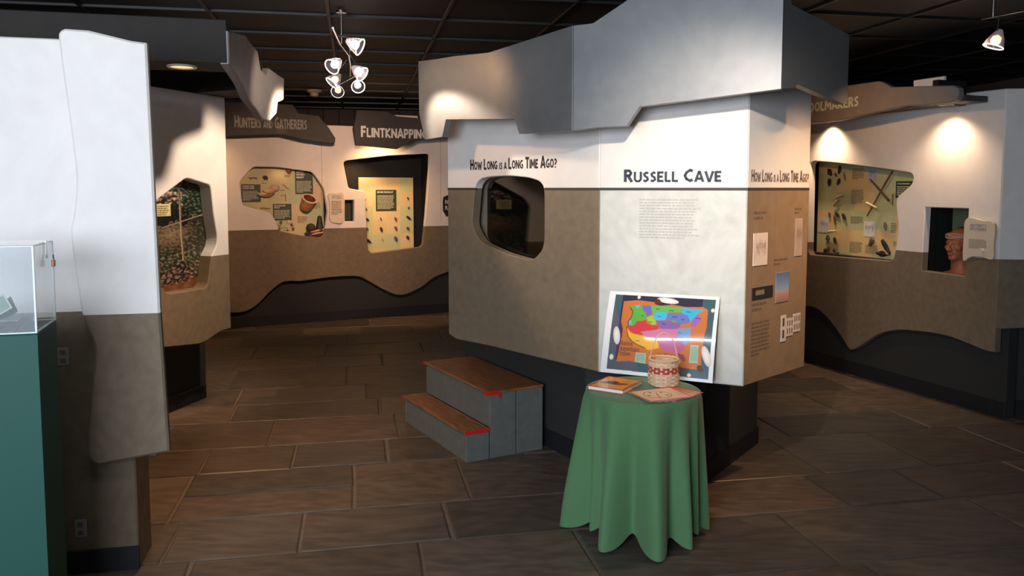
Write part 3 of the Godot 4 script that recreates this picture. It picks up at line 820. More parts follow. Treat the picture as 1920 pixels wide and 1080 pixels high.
func case_box(parent: Node3D, at: Transform3D, q: PackedVector2Array, depth: float, m: Material):
	var x0 := minf(q[0].x, q[1].x); var x1 := maxf(q[0].x, q[1].x); var y0 := minf(q[0].y, q[1].y); var y1 := maxf(q[0].y, q[1].y)
	var b := MB.new(); var t := 0.012; var z := -0.06 - (depth - 0.06) / 2; var d := depth - 0.06
	b.box(Vector3((x0 + x1) / 2, y0 - t / 2, z), Vector3(x1 - x0, t, d)); b.box(Vector3((x0 + x1) / 2, y1 + t / 2, z), Vector3(x1 - x0, t, d))
	b.box(Vector3(x0 - t / 2, (y0 + y1) / 2, z), Vector3(t, y1 - y0 + 2 * t, d)); b.box(Vector3(x1 + t / 2, (y0 + y1) / 2, z), Vector3(t, y1 - y0 + 2 * t, d))
	b.box(Vector3((x0 + x1) / 2, (y0 + y1) / 2, -depth - t / 2), Vector3(x1 - x0 + 2 * t, y1 - y0 + 2 * t, t))
	obj("case_lining", b.mesh(), m, parent, at)

func checker(called: String, at: Transform3D, x0: float, y0: float, x1: float, y1: float, nx: int, ny: int, tints: Array, label: String, cat: String, seed: int) -> Node3D:
	var o := thing(called, label, cat, at * Transform3D(Basis(), Vector3((x0 + x1) / 2, y0, 0)))
	var r := RandomNumberGenerator.new(); r.seed = seed
	var im := Image.create(nx * 24, ny * 24, false, Image.FORMAT_RGB8)
	for i in nx:
		for j in ny:
			var c: Color = tints[((i + j) % 2) * 2 + r.randi() % 2].albedo_color
			im.fill_rect(Rect2i(i * 24, j * 24, 24, 24), c)
			for k in 40: im.set_pixel(i * 24 + r.randi() % 24, j * 24 + r.randi() % 24, c.darkened(r.randf() * 0.06))
	var b := MB.new()
	b.quad(Vector3(x0, y0, -0.001), Vector3(x1, y0, -0.001), Vector3(x1, y1, -0.001), Vector3(x0, y1, -0.001))
	b.box(Vector3((x0 + x1) / 2, (y0 + y1) / 2, -0.013), Vector3(x1 - x0, y1 - y0, 0.022))
	obj("board", b.mesh(), printed(im, 0.55), o, at)
	return o

func card(parent: Node3D, at: Transform3D, q: PackedVector2Array, title: Array, lines: int, seed: int):
	var x0 := minf(q[0].x, q[1].x); var x1 := maxf(q[0].x, q[1].x); var y0 := minf(q[0].y, q[1].y); var y1 := maxf(q[0].y, q[1].y)
	var b := MB.new(); b.box(Vector3((x0 + x1) / 2, (y0 + y1) / 2, 0.001), Vector3(x1 - x0, y1 - y0, 0.004), 0.0008)
	var o := obj("text_card", b.mesh(), mats.green_card, parent, at)
	var f := at * Transform3D(Basis(), Vector3(0, 0, 0.0032))
	var m := (x1 - x0) * 0.07
	var cap := minf((y1 - y0) * 0.075, 0.022)
	var longest := 1
	for s in title: longest = maxi(longest, s.length())
	var y := y1 - m - cap
	for s in title:
		lettering(o, "heading", s, mats.white, f, x0 + m, y, x0 + m + (x1 - x0 - 2 * m) * s.length() / longest * (0.9 if longest > 12 else 0.7 if longest > 9 else 0.55), cap, 1.0)
		y -= cap * 1.5
	var pitch := (y - y0 - m) / lines
	small_print(o, "small_print", mats.card_print, f, x0 + m, y, x1 - x0 - 2 * m, lines, pitch, seed)

func animal_print(parent: Node3D, at: Transform3D, q: PackedVector2Array, kind: int, m: Material):
	var b := MB.new()
	var x := q[0].x; var y := q[1].y; var w := q[1].x - q[0].x; var h := q[0].y - q[1].y
	var outline := v([0.0, 0.62, 0.08, 0.78, 0.16, 0.7, 0.3, 0.72, 0.62, 0.78, 0.8, 0.66, 1.0, 0.5, 0.86, 0.5, 0.78, 0.4, 0.8, 0.0, 0.74, 0.0, 0.68, 0.36, 0.4, 0.36, 0.3, 0.0, 0.24, 0.0, 0.24, 0.42, 0.12, 0.56]) if kind == 0 else v([0.1, 0.4, 0.0, 0.7, 0.2, 0.95, 0.6, 1.0, 0.95, 0.75, 1.0, 0.4, 0.85, 0.35, 0.95, 0.0, 0.7, 0.25, 0.4, 0.25, 0.15, 0.0, 0.25, 0.3])
	var ix := Geometry2D.triangulate_polygon(outline)
	for i in range(0, ix.size(), 3):
		var t := []
		for k in 3: t.append(Vector3(x + outline[ix[i + k]].x * w, y + outline[ix[i + k]].y * h, 0.0006))
		if (t[1] - t[0]).cross(t[2] - t[0]).z < 0: b.tri(t[0], t[2], t[1])
		else: b.tri(t[0], t[1], t[2])
	obj("animal_print", b.mesh(), m, parent, at)

func plaque(at: Transform3D, outline: PackedVector2Array, head: PackedVector2Array, text: PackedVector2Array, label: String, seed: int):
	var o := thing("plaque", label, "plaque", at)
	var f := at * Transform3D(Basis(), Vector3(0, 0, 0.03))
	obj("plate", slab(outline, [], 0.02, [[9.0, plain(214, 200, 178, 0.6)]], 0.003), null, o, f)
	for s in 2:
		var st := MB.new(); st.lathe([Vector2(0.012, 0), Vector2(0.012, 0.012)], 10, f * Transform3D(Basis(Vector3.RIGHT, PI / 2), Vector3((head[0].x + head[1].x) / 2, [head[0].y, text[1].y + 0.03][s], -0.032)))
		obj("standoff", st.mesh(), mats.chrome, o, Transform3D())
	var w := head[1].x - head[0].x
	var cap := w * 0.13
	for i in 2:
		lettering(o, "heading", ["HISTORY'S", "MYSTERIES"][i], plain(150, 146, 160, 0.6), f, head[0].x + w * 0.06, head[0].y - cap * (1.35 * i) , head[1].x - w * 0.06, cap, 1.0)
	small_print(o, "small_print", mats.print, f, text[0].x, text[0].y, text[1].x - text[0].x, 9, (text[0].y - text[1].y) / 11.0, seed)
	var bt := MB.new(); bt.lathe([Vector2(0.0, 0.0), Vector2(0.011, 0.0), Vector2(0.010, 0.006), Vector2(0.0, 0.008)], 12, f * Transform3D(Basis(Vector3.RIGHT, PI / 2), Vector3(text[1].x - 0.03, text[1].y + 0.01, 0)))
	obj("button", bt.mesh(), mats.white, o, Transform3D())

# lumps: pebbles, shells, bones
func lump(c: Vector3, r: Vector3, seed: int, rough := 0.15, res := 10) -> ArrayMesh:
	var b := MB.new(); add_lump(b, c, r, seed, rough, res); return b.mesh()

func add_lump(b: MB, c: Vector3, r: Vector3, seed: int, rough := 0.15, res := 10):
	var nz := FastNoiseLite.new(); nz.seed = seed; nz.frequency = 0.9
	var rows := []
	for i in res + 1:
		var th := PI * i / res - PI / 2
		var row := []
		for j in res * 2:
			var ph := TAU * j / (res * 2)
			var d := Vector3(cos(th) * cos(ph), sin(th), -cos(th) * sin(ph))
			row.append(c + d * r * (1.0 + rough * nz.get_noise_3dv(d * 2.0) * 2.0))
		rows.append(row)
	b.grid(rows, true)

func far_specimens(C: Transform3D):
	var at := func(p: Vector2, z: float) -> Transform3D: return C * Transform3D(Basis(), Vector3(p.x, p.y, z))
	var bone := plain(214, 182, 150, 0.7)
	# animal jaw and skull cluster
	var T: Transform3D = at.call(Vector2(0.441, 1.557), 0.035)
	var sk := thing("animal_skull", "small pale animal skull mounted in the middle of the checkered board", "skull", T, "")
	var b := MB.new()
	add_lump(b, Vector3(0.06, 0.045, 0.0), Vector3(0.055, 0.042, 0.04), 3, 0.1); add_lump(b, Vector3(-0.01, 0.01, 0.0), Vector3(0.06, 0.035, 0.035), 5, 0.15)
	add_lump(b, Vector3(-0.075, -0.025, 0.0), Vector3(0.05, 0.02, 0.025), 6, 0.12)
	obj("cranium", b.mesh(), bone, sk, T)
	b = MB.new(); b.tube([Vector3(0.05, -0.01, 0.02), Vector3(0.0, -0.045, 0.022), Vector3(-0.06, -0.05, 0.015), Vector3(-0.12, -0.035, 0.0)], [0.012, 0.016, 0.014, 0.007], 8)
	obj("jaw", b.mesh(), plain(150, 116, 90, 0.7), sk, T)
	# bone fragments
	var names := [["bone_fragment", "slender pale bone fragment right of the animal skull", Vector2(0.637, 1.619), 0.05, -0.7], ["bone_awl", "thin brown bone awl below the pale bone fragment", Vector2(0.628, 1.488), 0.045, -1.5], ["bone_fragment", "short flat bone piece mounted lowest on the left of the checkered board", Vector2(0.398, 1.368), 0.06, -0.05]]
	for k in 3:
		var e = names[k]
		var d: Vector3 = Vector3(cos(e[4]), sin(e[4]), 0) * e[3]
		b = MB.new(); b.tube([-d, -d * 0.3 + Vector3(0, 0.004, 0.004), d * 0.4, d], [0.012, 0.009, 0.008, 0.004] if k != 1 else [0.005, 0.004, 0.004, 0.002], 8)
		tag(obj(e[0], b.mesh(), [bone, plain(160, 120, 86, 0.6), plain(188, 140, 96, 0.7)][k], null, at.call(e[2], 0.02)), e[1], "bone")
	tag(obj("nut", lump(Vector3(), Vector3(0.032, 0.042, 0.025), 8, 0.08), plain(132, 84, 66, 0.5), null, at.call(Vector2(0.672, 1.812), 0.025)), "brown nut mounted at the top edge of the checkered board", "nut")
	# fired pot, tipped towards the room
	T = at.call(Vector2(0.853, 1.404), 0.11) * Transform3D(Basis(Vector3(0, 0, 1), -0.28) * Basis(Vector3(1, 0, 0), 0.62), Vector3())
	var pot := thing("pot", "tan clay pot with a cream rim, tipped forward on the checkered board", "pot", T)
	b = MB.new(); b.lathe([Vector2(0, -0.075), Vector2(0.04, -0.072), Vector2(0.062, -0.05), Vector2(0.074, -0.01), Vector2(0.078, 0.05), Vector2(0.082, 0.09)], 28)
	obj("body", b.mesh(), textured(tinted(mats.mottle, srgb(150, 98, 54), srgb(206, 150, 92), 1.8), 0.7, Vector3.ONE * 4.0), pot, T)
	b = MB.new(); b.lathe([Vector2(0.082, 0.085), Vector2(0.087, 0.09), Vector2(0.086, 0.1), Vector2(0.078, 0.103), Vector2(0.072, 0.098)], 28)
	obj("rim", b.mesh(), plain(232, 206, 166, 0.6), pot, T)
	b = MB.new(); b.lathe([Vector2(0.072, 0.1), Vector2(0.07, 0.05), Vector2(0.066, -0.02), Vector2(0.0, -0.05)], 28)
	obj("inside", b.mesh(), plain(126, 66, 40, 0.8), pot, T)
	# pestle, grinding stone, roots
	T = at.call(Vector2(1.004, 1.18), 0.09)
	b = MB.new(); b.lathe([Vector2(0, -0.1), Vector2(0.045, -0.095), Vector2(0.05, -0.06), Vector2(0.036, 0.0), Vector2(0.026, 0.06), Vector2(0.024, 0.085), Vector2(0.0, 0.1)], 18)
	tag(obj("pestle", b.mesh(), plain(52, 44, 40, 0.6), null, T), "dark upright stone pestle at the lower right of the checkered board", "pestle")
	tag(obj("grinding_stone", lump(Vector3(), Vector3(0.055, 0.054, 0.05), 12, 0.1, 12), plain(58, 42, 34, 0.7), null, at.call(Vector2(0.902, 1.131), 0.08)), "round dark brown grinding stone left of the pestle", "stone")
	var labels := ["upper pale root lying across the foot of the checkered board", "lower pale root in front of the dark bundle at the board's foot"]
	for k in 2:
		b = MB.new(); b.tube([Vector3(-0.1, -0.02, 0.02), Vector3(-0.03, -0.004, 0.04), Vector3(0.05, 0.012, 0.03), Vector3(0.11, 0.02, 0.0)], [0.008, 0.013, 0.014, 0.008], 8)
		tag(obj("root", b.mesh(), plain(206, 160, 112, 0.7), null, at.call([Vector2(0.99, 1.103), Vector2(0.976, 1.068)][k], 0.09)), labels[k], "root", "pale roots on the checkered board")
	b = MB.new()
	for k in 7: b.tube([Vector3(-0.13, -0.02 + 0.008 * k, 0.02 * (k % 3)), Vector3(0, 0.006 * k - 0.02, 0.03 + 0.02 * (k % 3)), Vector3(0.12, 0.008 * k - 0.012, 0.02 * (k % 3))], 0.012, 6)
	tag(obj("stick_bundle", b.mesh(), plain(64, 40, 30, 0.8), null, at.call(Vector2(0.963, 1.04), 0.06)), "dark bundle of sticks at the bottom right of the checkered board", "bundle")
	var shells := [[Vector2(0.57, 1.201), "grey"], [Vector2(0.554, 1.167), "tan"], [Vector2(0.653, 1.209), "cream"], [Vector2(0.693, 1.17), "brown"], [Vector2(0.707, 1.122), "grey"], [Vector2(0.608, 1.115), "white"], [Vector2(0.645, 1.108), "brown"], [Vector2(0.55, 1.123), "grey"]]
	var words := ["topmost grey shell on the left of the shell ring", "tan shell under the topmost grey one in the shell ring", "bright cream shell at the top of the shell ring", "brown shell at the right of the shell ring, above a grey one", "grey shell at the lower right of the shell ring", "small white shell at the bottom of the shell ring", "small brown shell beside the white one at the ring's bottom", "grey shell at the lower left edge of the shell ring"]
	var cols := {"grey": srgb(112, 102, 92), "tan": srgb(176, 150, 108), "cream": srgb(226, 206, 160), "brown": srgb(122, 90, 72), "white": srgb(224, 214, 194)}
	for k in shells.size():
		var m := StandardMaterial3D.new(); m.albedo_color = cols[shells[k][1]]; m.roughness = 0.4
		tag(obj("shell", lump(Vector3(), Vector3(0.016 if k < 5 else 0.011, 0.02 if k < 5 else 0.012, 0.012), 40 + k, 0.2, 7), m, null, at.call(shells[k][0], 0.012)), words[k], "shell", "freshwater shells on the checkered board")

# a chipped stone point: length, width, how waisted its base is
func flint(l: float, w: float, stem: float, seed: int, sides := 9) -> ArrayMesh:
	var r := RandomNumberGenerator.new(); r.seed = seed
	var half := []
	for i in sides:
		var f := float(i) / (sides - 1)
		var ww := w * 0.5 * pow(sin(PI * clampf(0.12 + f * 0.88, 0, 1)), 0.75) * (1.0 - 0.25 * f)
		if f < 0.3: ww = lerpf(w * 0.5 * stem, ww, f / 0.3)
		half.append(Vector2(maxf(0.0005, ww) * r.randf_range(0.86, 1.1) if i < sides - 1 else 0.0, (f - 0.5) * l))
	var b := MB.new()
	var t := w * 0.17
	var ridge := []
	for i in sides: ridge.append(Vector3(r.randf_range(-0.1, 0.1) * w, half[i].y, t * (0.4 if i == 0 or i == sides - 1 else r.randf_range(0.8, 1.15))))
	for i in sides - 1:
		for s in [1.0, -1.0]:
			var a := Vector3(half[i].x * s, half[i].y, 0); var c := Vector3(half[i + 1].x * s, half[i + 1].y, 0)
			b.quad_o(a, c, ridge[i + 1], ridge[i], Vector3(0, 0, 1))
			var ra: Vector3 = ridge[i] * Vector3(1, 1, -1); var rb: Vector3 = ridge[i + 1] * Vector3(1, 1, -1)
			b.quad_o(a, c, rb, ra, Vector3(0, 0, -1))
	b.quad_o(Vector3(half[0].x, half[0].y, 0), ridge[0], Vector3(-half[0].x, half[0].y, 0), ridge[0] * Vector3(1, 1, -1), Vector3(0, -1, 0))
	return b.mesh()

func point_board(D: Transform3D):
	# rows from the top; position on the board, length, width, turn, tone
	var dark := plain(56, 42, 44, 0.45); var mid := plain(104, 70, 56, 0.5); var pale := plain(188, 172, 148, 0.5); var grey := plain(96, 88, 92, 0.45)
	var list := [
		[Vector2(1.665, 1.459), 0.028, 0.018, 0.5, mid, "tiny point at the clipped left edge, topmost on the flint board"],
		[Vector2(2.234, 1.466), 0.045, 0.026, 0.5, dark, "small dark point at the right of the flint board's topmost row"],
		[Vector2(1.677, 1.338), 0.036, 0.024, 0.9, mid, "brown point at the left edge below the topmost one of the flint board"],
		[Vector2(2.24, 1.345), 0.035, 0.035, 0.0, mid, "round reddish chip at the right edge of the flint board"],
		[Vector2(1.692, 1.203), 0.06, 0.035, 0.95, dark, "purplish point at the left edge of the flint board, third from the bottom"],
		[Vector2(1.867, 1.21), 0.045, 0.022, 0.6, grey, "slim grey point second from left in the third row from the bottom"],
		[Vector2(2.065, 1.2), 0.075, 0.034, 0.4, mid, "long brown point third from left in the third row from the bottom"],
		[Vector2(2.242, 1.214), 0.085, 0.04, 0.9, dark, "long dark slanting point at the right of the third row from the bottom"],
		[Vector2(1.687, 1.085), 0.05, 0.036, 0.7, mid, "broad brown point at the left edge in the second row from the bottom"],
		[Vector2(1.872, 1.074), 0.072, 0.042, 0.4, dark, "broad dark point second from left in the second row from the bottom"],
		[Vector2(2.067, 1.08), 0.07, 0.042, 0.5, grey, "grey shouldered point third from left in the second row from the bottom"],
		[Vector2(2.23, 1.076), 0.056, 0.042, 0.7, mid, "stubby brown point at the right of the second row from the bottom"],
		[Vector2(1.706, 0.932), 0.095, 0.036, 0.85, dark, "long dark blade at the left edge of the flint board's bottom row"],
		[Vector2(1.888, 0.948), 0.055, 0.026, 0.6, pale, "pale narrow point second from left in the flint board's bottom row"],
		[Vector2(2.066, 0.946), 0.08, 0.05, 0.5, grey, "large purple grey point third from left in the flint board's bottom row"],
		[Vector2(2.225, 0.959), 0.065, 0.046, 0.5, dark, "dark leaf-shaped point at the right end of the flint board's bottom row"]]
	for i in list.size():
		var e = list[i]
		var p: Vector2 = e[0]
		var o := obj("stone_point", flint(e[1], e[2], 0.55 if i % 3 else 0.25, 100 + i), e[4], null, D * Transform3D(Basis(Vector3(0, 0, 1), e[3] + PI), Vector3(p.x, p.y, 0.008)))
		tag(o, e[5], "stone point", "stone points on the flint board")

# ---------------------------------------------------------------- kiosk
func build_kiosk():
	var KL := frame(-0.422, -5.288, -0.87358); var KF := frame(0.458, -4.237, -0.43496); var KR := frame(1.144, -3.918, 0.76035)
	var k := thing("exhibit_kiosk", "angular three-faced exhibit kiosk in the middle with a dark window and titled panels", "kiosk", KF)
	var KB := Vector2(1.371, 0.62).x; var FB := Vector2(0.757, 0.62).x; var RB := Vector2(0.64, 0.62).x
	var win := fillet(v([0.293, 1.62, 0.35, 1.66, 0.449, 1.672, 0.635, 1.674, 0.811, 1.661, 0.897, 1.642, 0.931, 1.615, 0.94, 1.574, 0.941, 1.303, 0.922, 1.246, 0.861, 1.195, 0.813, 1.183, 0.595, 1.207, 0.36, 1.261, 0.302, 1.309, 0.258, 1.371]), 0.05, 3)
	var top := 2.34
	var lp := obj("left_panel", slab(joined(v([0, 0.635, 0.08, 0.612, 0.2, 0.614, 0.45, 0.62]), v([KB, 0.62, KB, top, 0, top])), [win], 0.06, [[1.6, mats.brown], [9.0, mats.cream]], 0.005), null, k, KL)
	var fp := obj("front_panel", slab(rect(0.002, 0.62, FB, top), [], 0.06, [[1.6, mats.sage], [9.0, mats.cream]], 0.005), null, k, KF)
	var rp := obj("right_panel", slab(rect(0.002, 0.62, RB, top), [], 0.06, [[1.6, mats.tan], [9.0, mats.cream]], 0.005), null, k, KR)
	# back and top, so that the kiosk is closed
	var kd := KR * Vector3(RB, 0, -0.06); var ka := KL * Vector3(0, 0, -0.06)
	var dirv := ka - kd
	var KBk := Transform3D(Basis(Vector3.UP, atan2(-dirv.z, dirv.x)), kd)
	obj("back_panel", slab(rect(0, 0.62, dirv.length(), top), [], 0.05, [[9.0, mats.brown]], 0.005), null, k, KBk)
	var ins := func(T: Transform3D, s: float, z: float) -> Vector2:
		var q := T * Vector3(s, 0, z); return Vector2(q.x, q.z)
	var plan := PackedVector2Array([ins.call(KL, 0.02, -0.05), ins.call(KL, KB, -0.05), ins.call(KF, FB - 0.03, -0.05), ins.call(KR, RB - 0.02, -0.05)])
	obj("top_board", prism(plan, top - 0.03, top, mats.black), null, k, Transform3D())
	obj("bottom_board", prism(plan, 0.625, 0.65, mats.plinth), null, k, Transform3D())
	# stripes
	var sm := plain(56, 50, 44, 0.6)
	for e in [[lp, KL, 0.0, Vector2(0.309, 1.61).x], [lp, KL, Vector2(0.942, 1.594).x, KB], [fp, KF, 0.0, FB], [rp, KR, 0.0, RB]]:
		var b := MB.new(); b.box(Vector3((e[2] + e[3]) / 2, 1.596, 0.0004), Vector3(e[3] - e[2] - 0.002, 0.014, 0.001)); obj("stripe", b.mesh(), sm, e[0], e[1])
	var a := v([0.249, 1.714, 1.045, 1.723])
	lettering(lp, "lettering", "How Long is a Long Time Ago?", mats.ink, KL, a[0].x, a[0].y, a[1].x, 0.066, 0.78, null, ["is", "a"])
	a = v([0.135, 1.632, 0.633, 1.633])
	lettering(fp, "lettering", "Russell Cave", mats.slate_ink, KF, a[0].x, a[0].y, a[1].x, 0.064, 0.82)
	a = v([0.218, 1.545, 0.533, 1.337])
	small_print(fp, "small_print", mats.pale_print, KF, a[0].x, a[0].y, a[1].x - a[0].x, 14, (a[0].y - a[1].y) / 14.0, 51)
	a = v([0.034, 1.632, 0.628, 1.64])
	lettering(rp, "lettering", "How Long is a Long Time Ago?", plain(112, 92, 84, 0.7), KR, a[0].x, a[0].y, a[1].x, 0.06, 0.78, null, ["is", "a"])
	# printed pictures and captions of the right face
	var picture := func(q: PackedVector2Array, called: String, im: Image):
		var b := MB.new(); var x0 := q[0].x; var y0 := q[1].y; var x1 := q[1].x; var y1 := q[0].y
		b.box(Vector3((x0 + x1) / 2, (y0 + y1) / 2, 0.002), Vector3(x1 - x0, y1 - y0, 0.004), 0.0006)
		b.quad(Vector3(x0 + 0.001, y0 + 0.001, 0.0043), Vector3(x1 - 0.001, y0 + 0.001, 0.0043), Vector3(x1 - 0.001, y1 - 0.001, 0.0043), Vector3(x0 + 0.001, y1 - 0.001, 0.0043))
		obj(called, b.mesh(), printed(im, 0.45), rp, KR)
	picture.call(v([0.065, 1.377, 0.203, 1.214]), "drawing", sketch(48, 64, srgb(226, 206, 190), srgb(112, 84, 76), 3))
	picture.call(v([0.49, 1.44, 0.57, 1.239]), "drawing", sketch(40, 80, srgb(176, 156, 140), srgb(110, 76, 64), 4))
	picture.call(v([0.298, 1.164, 0.436, 1.007]), "photograph", sky_photo())
	picture.call(v([0.363, 0.935, 0.416, 0.795]), "drawing", bars(16, 48, 1))
	picture.call(v([0.418, 0.912, 0.493, 0.817]), "drawing", bars(40, 48, 3))
	picture.call(v([0.496, 0.929, 0.573, 0.83]), "drawing", bars(40, 48, 4))
	var ban := v([0.065, 1.104, 0.268, 1.053])
	var bb := MB.new(); bb.box(Vector3((ban[0].x + ban[1].x) / 2, (ban[0].y + ban[1].y) / 2 - 0.004, 0.0015), Vector3(ban[1].x - ban[0].x, 0.062, 0.003), 0.0005)
	var bn := obj("banner", bb.mesh(), mats.ink, rp, KR)
	small_print(bn, "small_print", plain(132, 112, 92, 0.7), KR * Transform3D(Basis(), Vector3(0, 0, 0.003)), ban[0].x + 0.03, (ban[0].y + ban[1].y) / 2 + 0.012, ban[1].x - ban[0].x - 0.06, 1, 0.05, 3)
	var inkm := plain(104, 84, 66, 0.8)
	var vine := plain(124, 102, 82, 0.8)
	for e in [[v([0.068, 1.485, 0.207, 1.42]), 2, 0.026], [v([0.481, 1.496, 0.566, 1.466]), 2, 0.02], [v([0.275, 1.237, 0.44, 1.199]), 2, 0.022], [v([0.068, 1.026, 0.228, 0.972]), 2, 0.026], [v([0.068, 0.93, 0.259, 0.785]), 9, 0.02]]:
		small_print(rp, "small_print", inkm, KR, e[0][0].x, e[0][0].y, e[0][1].x - e[0][0].x, e[1], e[2], 60 + e[1])
	for s in [Vector2(0.053, 1.477).x, Vector2(0.279, 1.472).x]:
		var li := MB.new(); li.box(Vector3(s, 1.24, 0.0004), Vector3(0.003, 0.7, 0.0008)); obj("rule", li.mesh(), vine, rp, KR)
	# the window: dark glass in a deep reveal, a cave floor behind it
	var gp := fillet(v([0.331, 1.613, 0.369, 1.653, 0.454, 1.668, 0.635, 1.673, 0.811, 1.66, 0.897, 1.641, 0.935, 1.615, 0.945, 1.574, 0.946, 1.304, 0.924, 1.244, 0.864, 1.193, 0.813, 1.18, 0.595, 1.204, 0.367, 1.255, 0.329, 1.3]), 0.05, 3)
	obj("window_pane", slab(gp, [], 0.006, [[9.0, mats.dark_glass]], 0.0), null, k, KL * Transform3D(Basis(), Vector3(0, 0, -0.07)))
	var q := PackedVector2Array([Vector2(0.13, 1.02), Vector2(1.05, 1.72)])
	case_box(lp, KL, q, 0.62, mats.lining)
	for i in 5:
		var c: Vector3 = [Vector3(0.9, 1.06, -0.18), Vector3(0.68, 1.05, -0.2), Vector3(0.62, 1.06, -0.42), Vector3(0.96, 1.06, -0.38), Vector3(0.32, 1.07, -0.45)][i]
		tag(obj("rock", lump(Vector3(), Vector3(0.11, 0.06, 0.09) * [0.9, 0.7, 0.9, 0.6, 1.1][i], 70 + i, 0.35, 12), textured(tinted(mats.mottle, srgb(92, 60, 40), srgb(150, 106, 74), 1.8), 0.8, Vector3.ONE * 3.0), null, KL * Transform3D(Basis(), c)), ["brown rock nearest the glass inside the dark kiosk window", "low flat rock left of the nearest one in the kiosk window", "middle brown rock on the floor of the kiosk window", "small upright rock at the right end of the kiosk window", "large dim rock at the back left of the kiosk window"][i], "rock", "rocks in the kiosk window")
	# plinth
	var pl := v([0.364, -4.66, 0.232, -4.877])
	var d := (pl[1] - pl[0]).normalized()
	var pr := v([1.047, -4.27, 1.541, -4.961])
	var nf: Vector3 = KF.basis.z
	var fo := pr[0]
	var fd := Vector2(KF.basis.x.x, KF.basis.x.z)
	# front line through pr[0] along the front face meets the left line
	var hit = Geometry2D.line_intersects_line(fo, fd, pl[0], d)
	var far := pl[0] + d * 1.36
	var pp := PackedVector2Array([hit, pr[0], pr[1], pr[1] + Vector2(-0.35, -0.5), far + Vector2(0.5, -0.3), far])
	obj("plinth", prism(pp, 0.0, 0.63, mats.plinth), null, k, Transform3D())
	for e in [[far, hit], [hit, pr[0]], [pr[0], pr[1]]]:
		var A: Vector2 = e[0]; var Bq: Vector2 = e[1]
		var nn := Vector2(-(Bq - A).y, (Bq - A).x).normalized()
		obj("baseboard", prism(PackedVector2Array([A, Bq, Bq + nn * 0.012, A + nn * 0.012]), 0.0, 0.11, mats.base), null, k, Transform3D())
	# canopy
	var HL := frame(-0.614, -5.127, -0.87358); var HF := frame(0.302, -4.033, -0.43496); var HR := frame(1.193, -3.619, 0.76035)
	var hw := thing("canopy", "large grey jagged canopy wrapped round the top of the kiosk", "canopy", HF * Transform3D(Basis(), Vector3(0, 1.9, 0)))
	var seam := Vector2(1.423, 1.899).x
	var hl := v([0.044, 2.39, 0.05, 2.06, 0.114, 1.901, 0.298, 1.909, 0.338, 2.011, 0.976, 1.972, 1.014, 1.892])
	hl.append(Vector2(seam, 1.885)); hl.append(Vector2(seam, Vector2(1.419, 2.4).y))
	hl.append_array(v([1.018, 2.372, 0.753, 2.354, 0.427, 2.375, 0.267, 2.379]))
	obj("left_fascia", slab(hl, [], 0.04, [[9.0, mats.hood]], 0.0015), null, hw, HL)
	var FC := Vector2(0.987, 2.04).x
	var hf := v([0.129, 1.897, 0.277, 1.899, 0.341, 1.989, 0.729, 2.019])
	hf = joined(PackedVector2Array([Vector2(0.001, 1.885)]), hf)
	hf.append(Vector2(FC, Vector2(0.987, 2.04).y)); hf.append(Vector2(FC, 2.6)); hf.append(Vector2(0.4, 2.6))
	hf.append_array(v([0.271, 2.494, 0.102, 2.402, 0.07, 2.401]))
	hf.append(Vector2(0.001, Vector2(-0.003, 2.399).y))
	obj("front_fascia", slab(hf, [], 0.04, [[9.0, mats.hood]], 0.0015), null, hw, HF)
	var hr := v([0.014, 2.041, 0.142, 2.058, 0.156, 2.075, 0.635, 2.019, 0.683, 2.031, 0.681, 2.365, 0.486, 2.386, 0.356, 2.4, 0.213, 2.409, 0.084, 2.422])
	hr.append(Vector2(0.06, 2.6)); hr.append(Vector2(0.002, 2.6))
	obj("right_fascia", slab(hr, [], 0.04, [[9.0, mats.hood]], 0.0015), null, hw, HR)
	var hp := PackedVector2Array([ins.call(KL, 0.03, -0.02), ins.call(HL, 0.03, -0.04), ins.call(HL, seam, -0.04), ins.call(HF, FC - 0.05, -0.04), ins.call(HR, 0.66, -0.04), ins.call(KR, RB - 0.02, -0.02)])
	obj("soffit", prism(hp, 2.345, 2.365, mats.charcoal), null, hw, Transform3D())  # out of view, placed to block light from above the panels

func sketch(w: int, h: int, paper: Color, ink: Color, seed: int) -> Image:   # loose upright strokes with a soft band of shade
	var im := Image.create(w * 2, h * 2, false, Image.FORMAT_RGB8); im.fill(paper)
	var r := RandomNumberGenerator.new(); r.seed = seed
	var soft := paper.lerp(ink, 0.35)
	for y in range(int(h * 0.6), int(h * 0.95)):
		for x in range(int(w * 0.3), int(w * 1.8)):
			if r.randf() < 0.5: im.set_pixel(x, y, soft)
	for k in 26:
		var x := r.randf_range(0.25, 1.75) * w; var y0 := r.randf_range(0.25, 0.9) * h; var l := r.randf_range(0.3, 0.9) * h; var lean := r.randf_range(-0.25, 0.25)
		for t in int(l):
			var px := int(x + lean * t + 2.0 * sin(t * 0.12 + k)); var py := int(y0 + t)
			if px > 2 and px < w * 2 - 3 and py < h * 1.75: im.set_pixel(px, py, paper.lerp(ink, 0.8))
	return im

func sky_photo() -> Image:
	var im := Image.create(32, 64, false, Image.FORMAT_RGB8)
	for y in 64:
		for x in 32:
			im.set_pixel(x, y, srgb(88, 112, 150).lerp(srgb(150, 168, 190), y / 40.0) if y < 40 else srgb(190, 150, 130).lerp(srgb(150, 116, 104), (y - 40) / 24.0))
	return im

func bars(w: int, h: int, n: int) -> Image:
	var im := Image.create(w, h, false, Image.FORMAT_RGB8); im.fill(srgb(210, 196, 182))
	for i in n:
		for r in 2: im.fill_rect(Rect2i(int(w * (i + 0.3) / n), int(h * (0.12 + 0.46 * r)), maxi(2, int(w * 0.4 / n)), int(h * 0.32)), srgb(86, 64, 58))
	return im

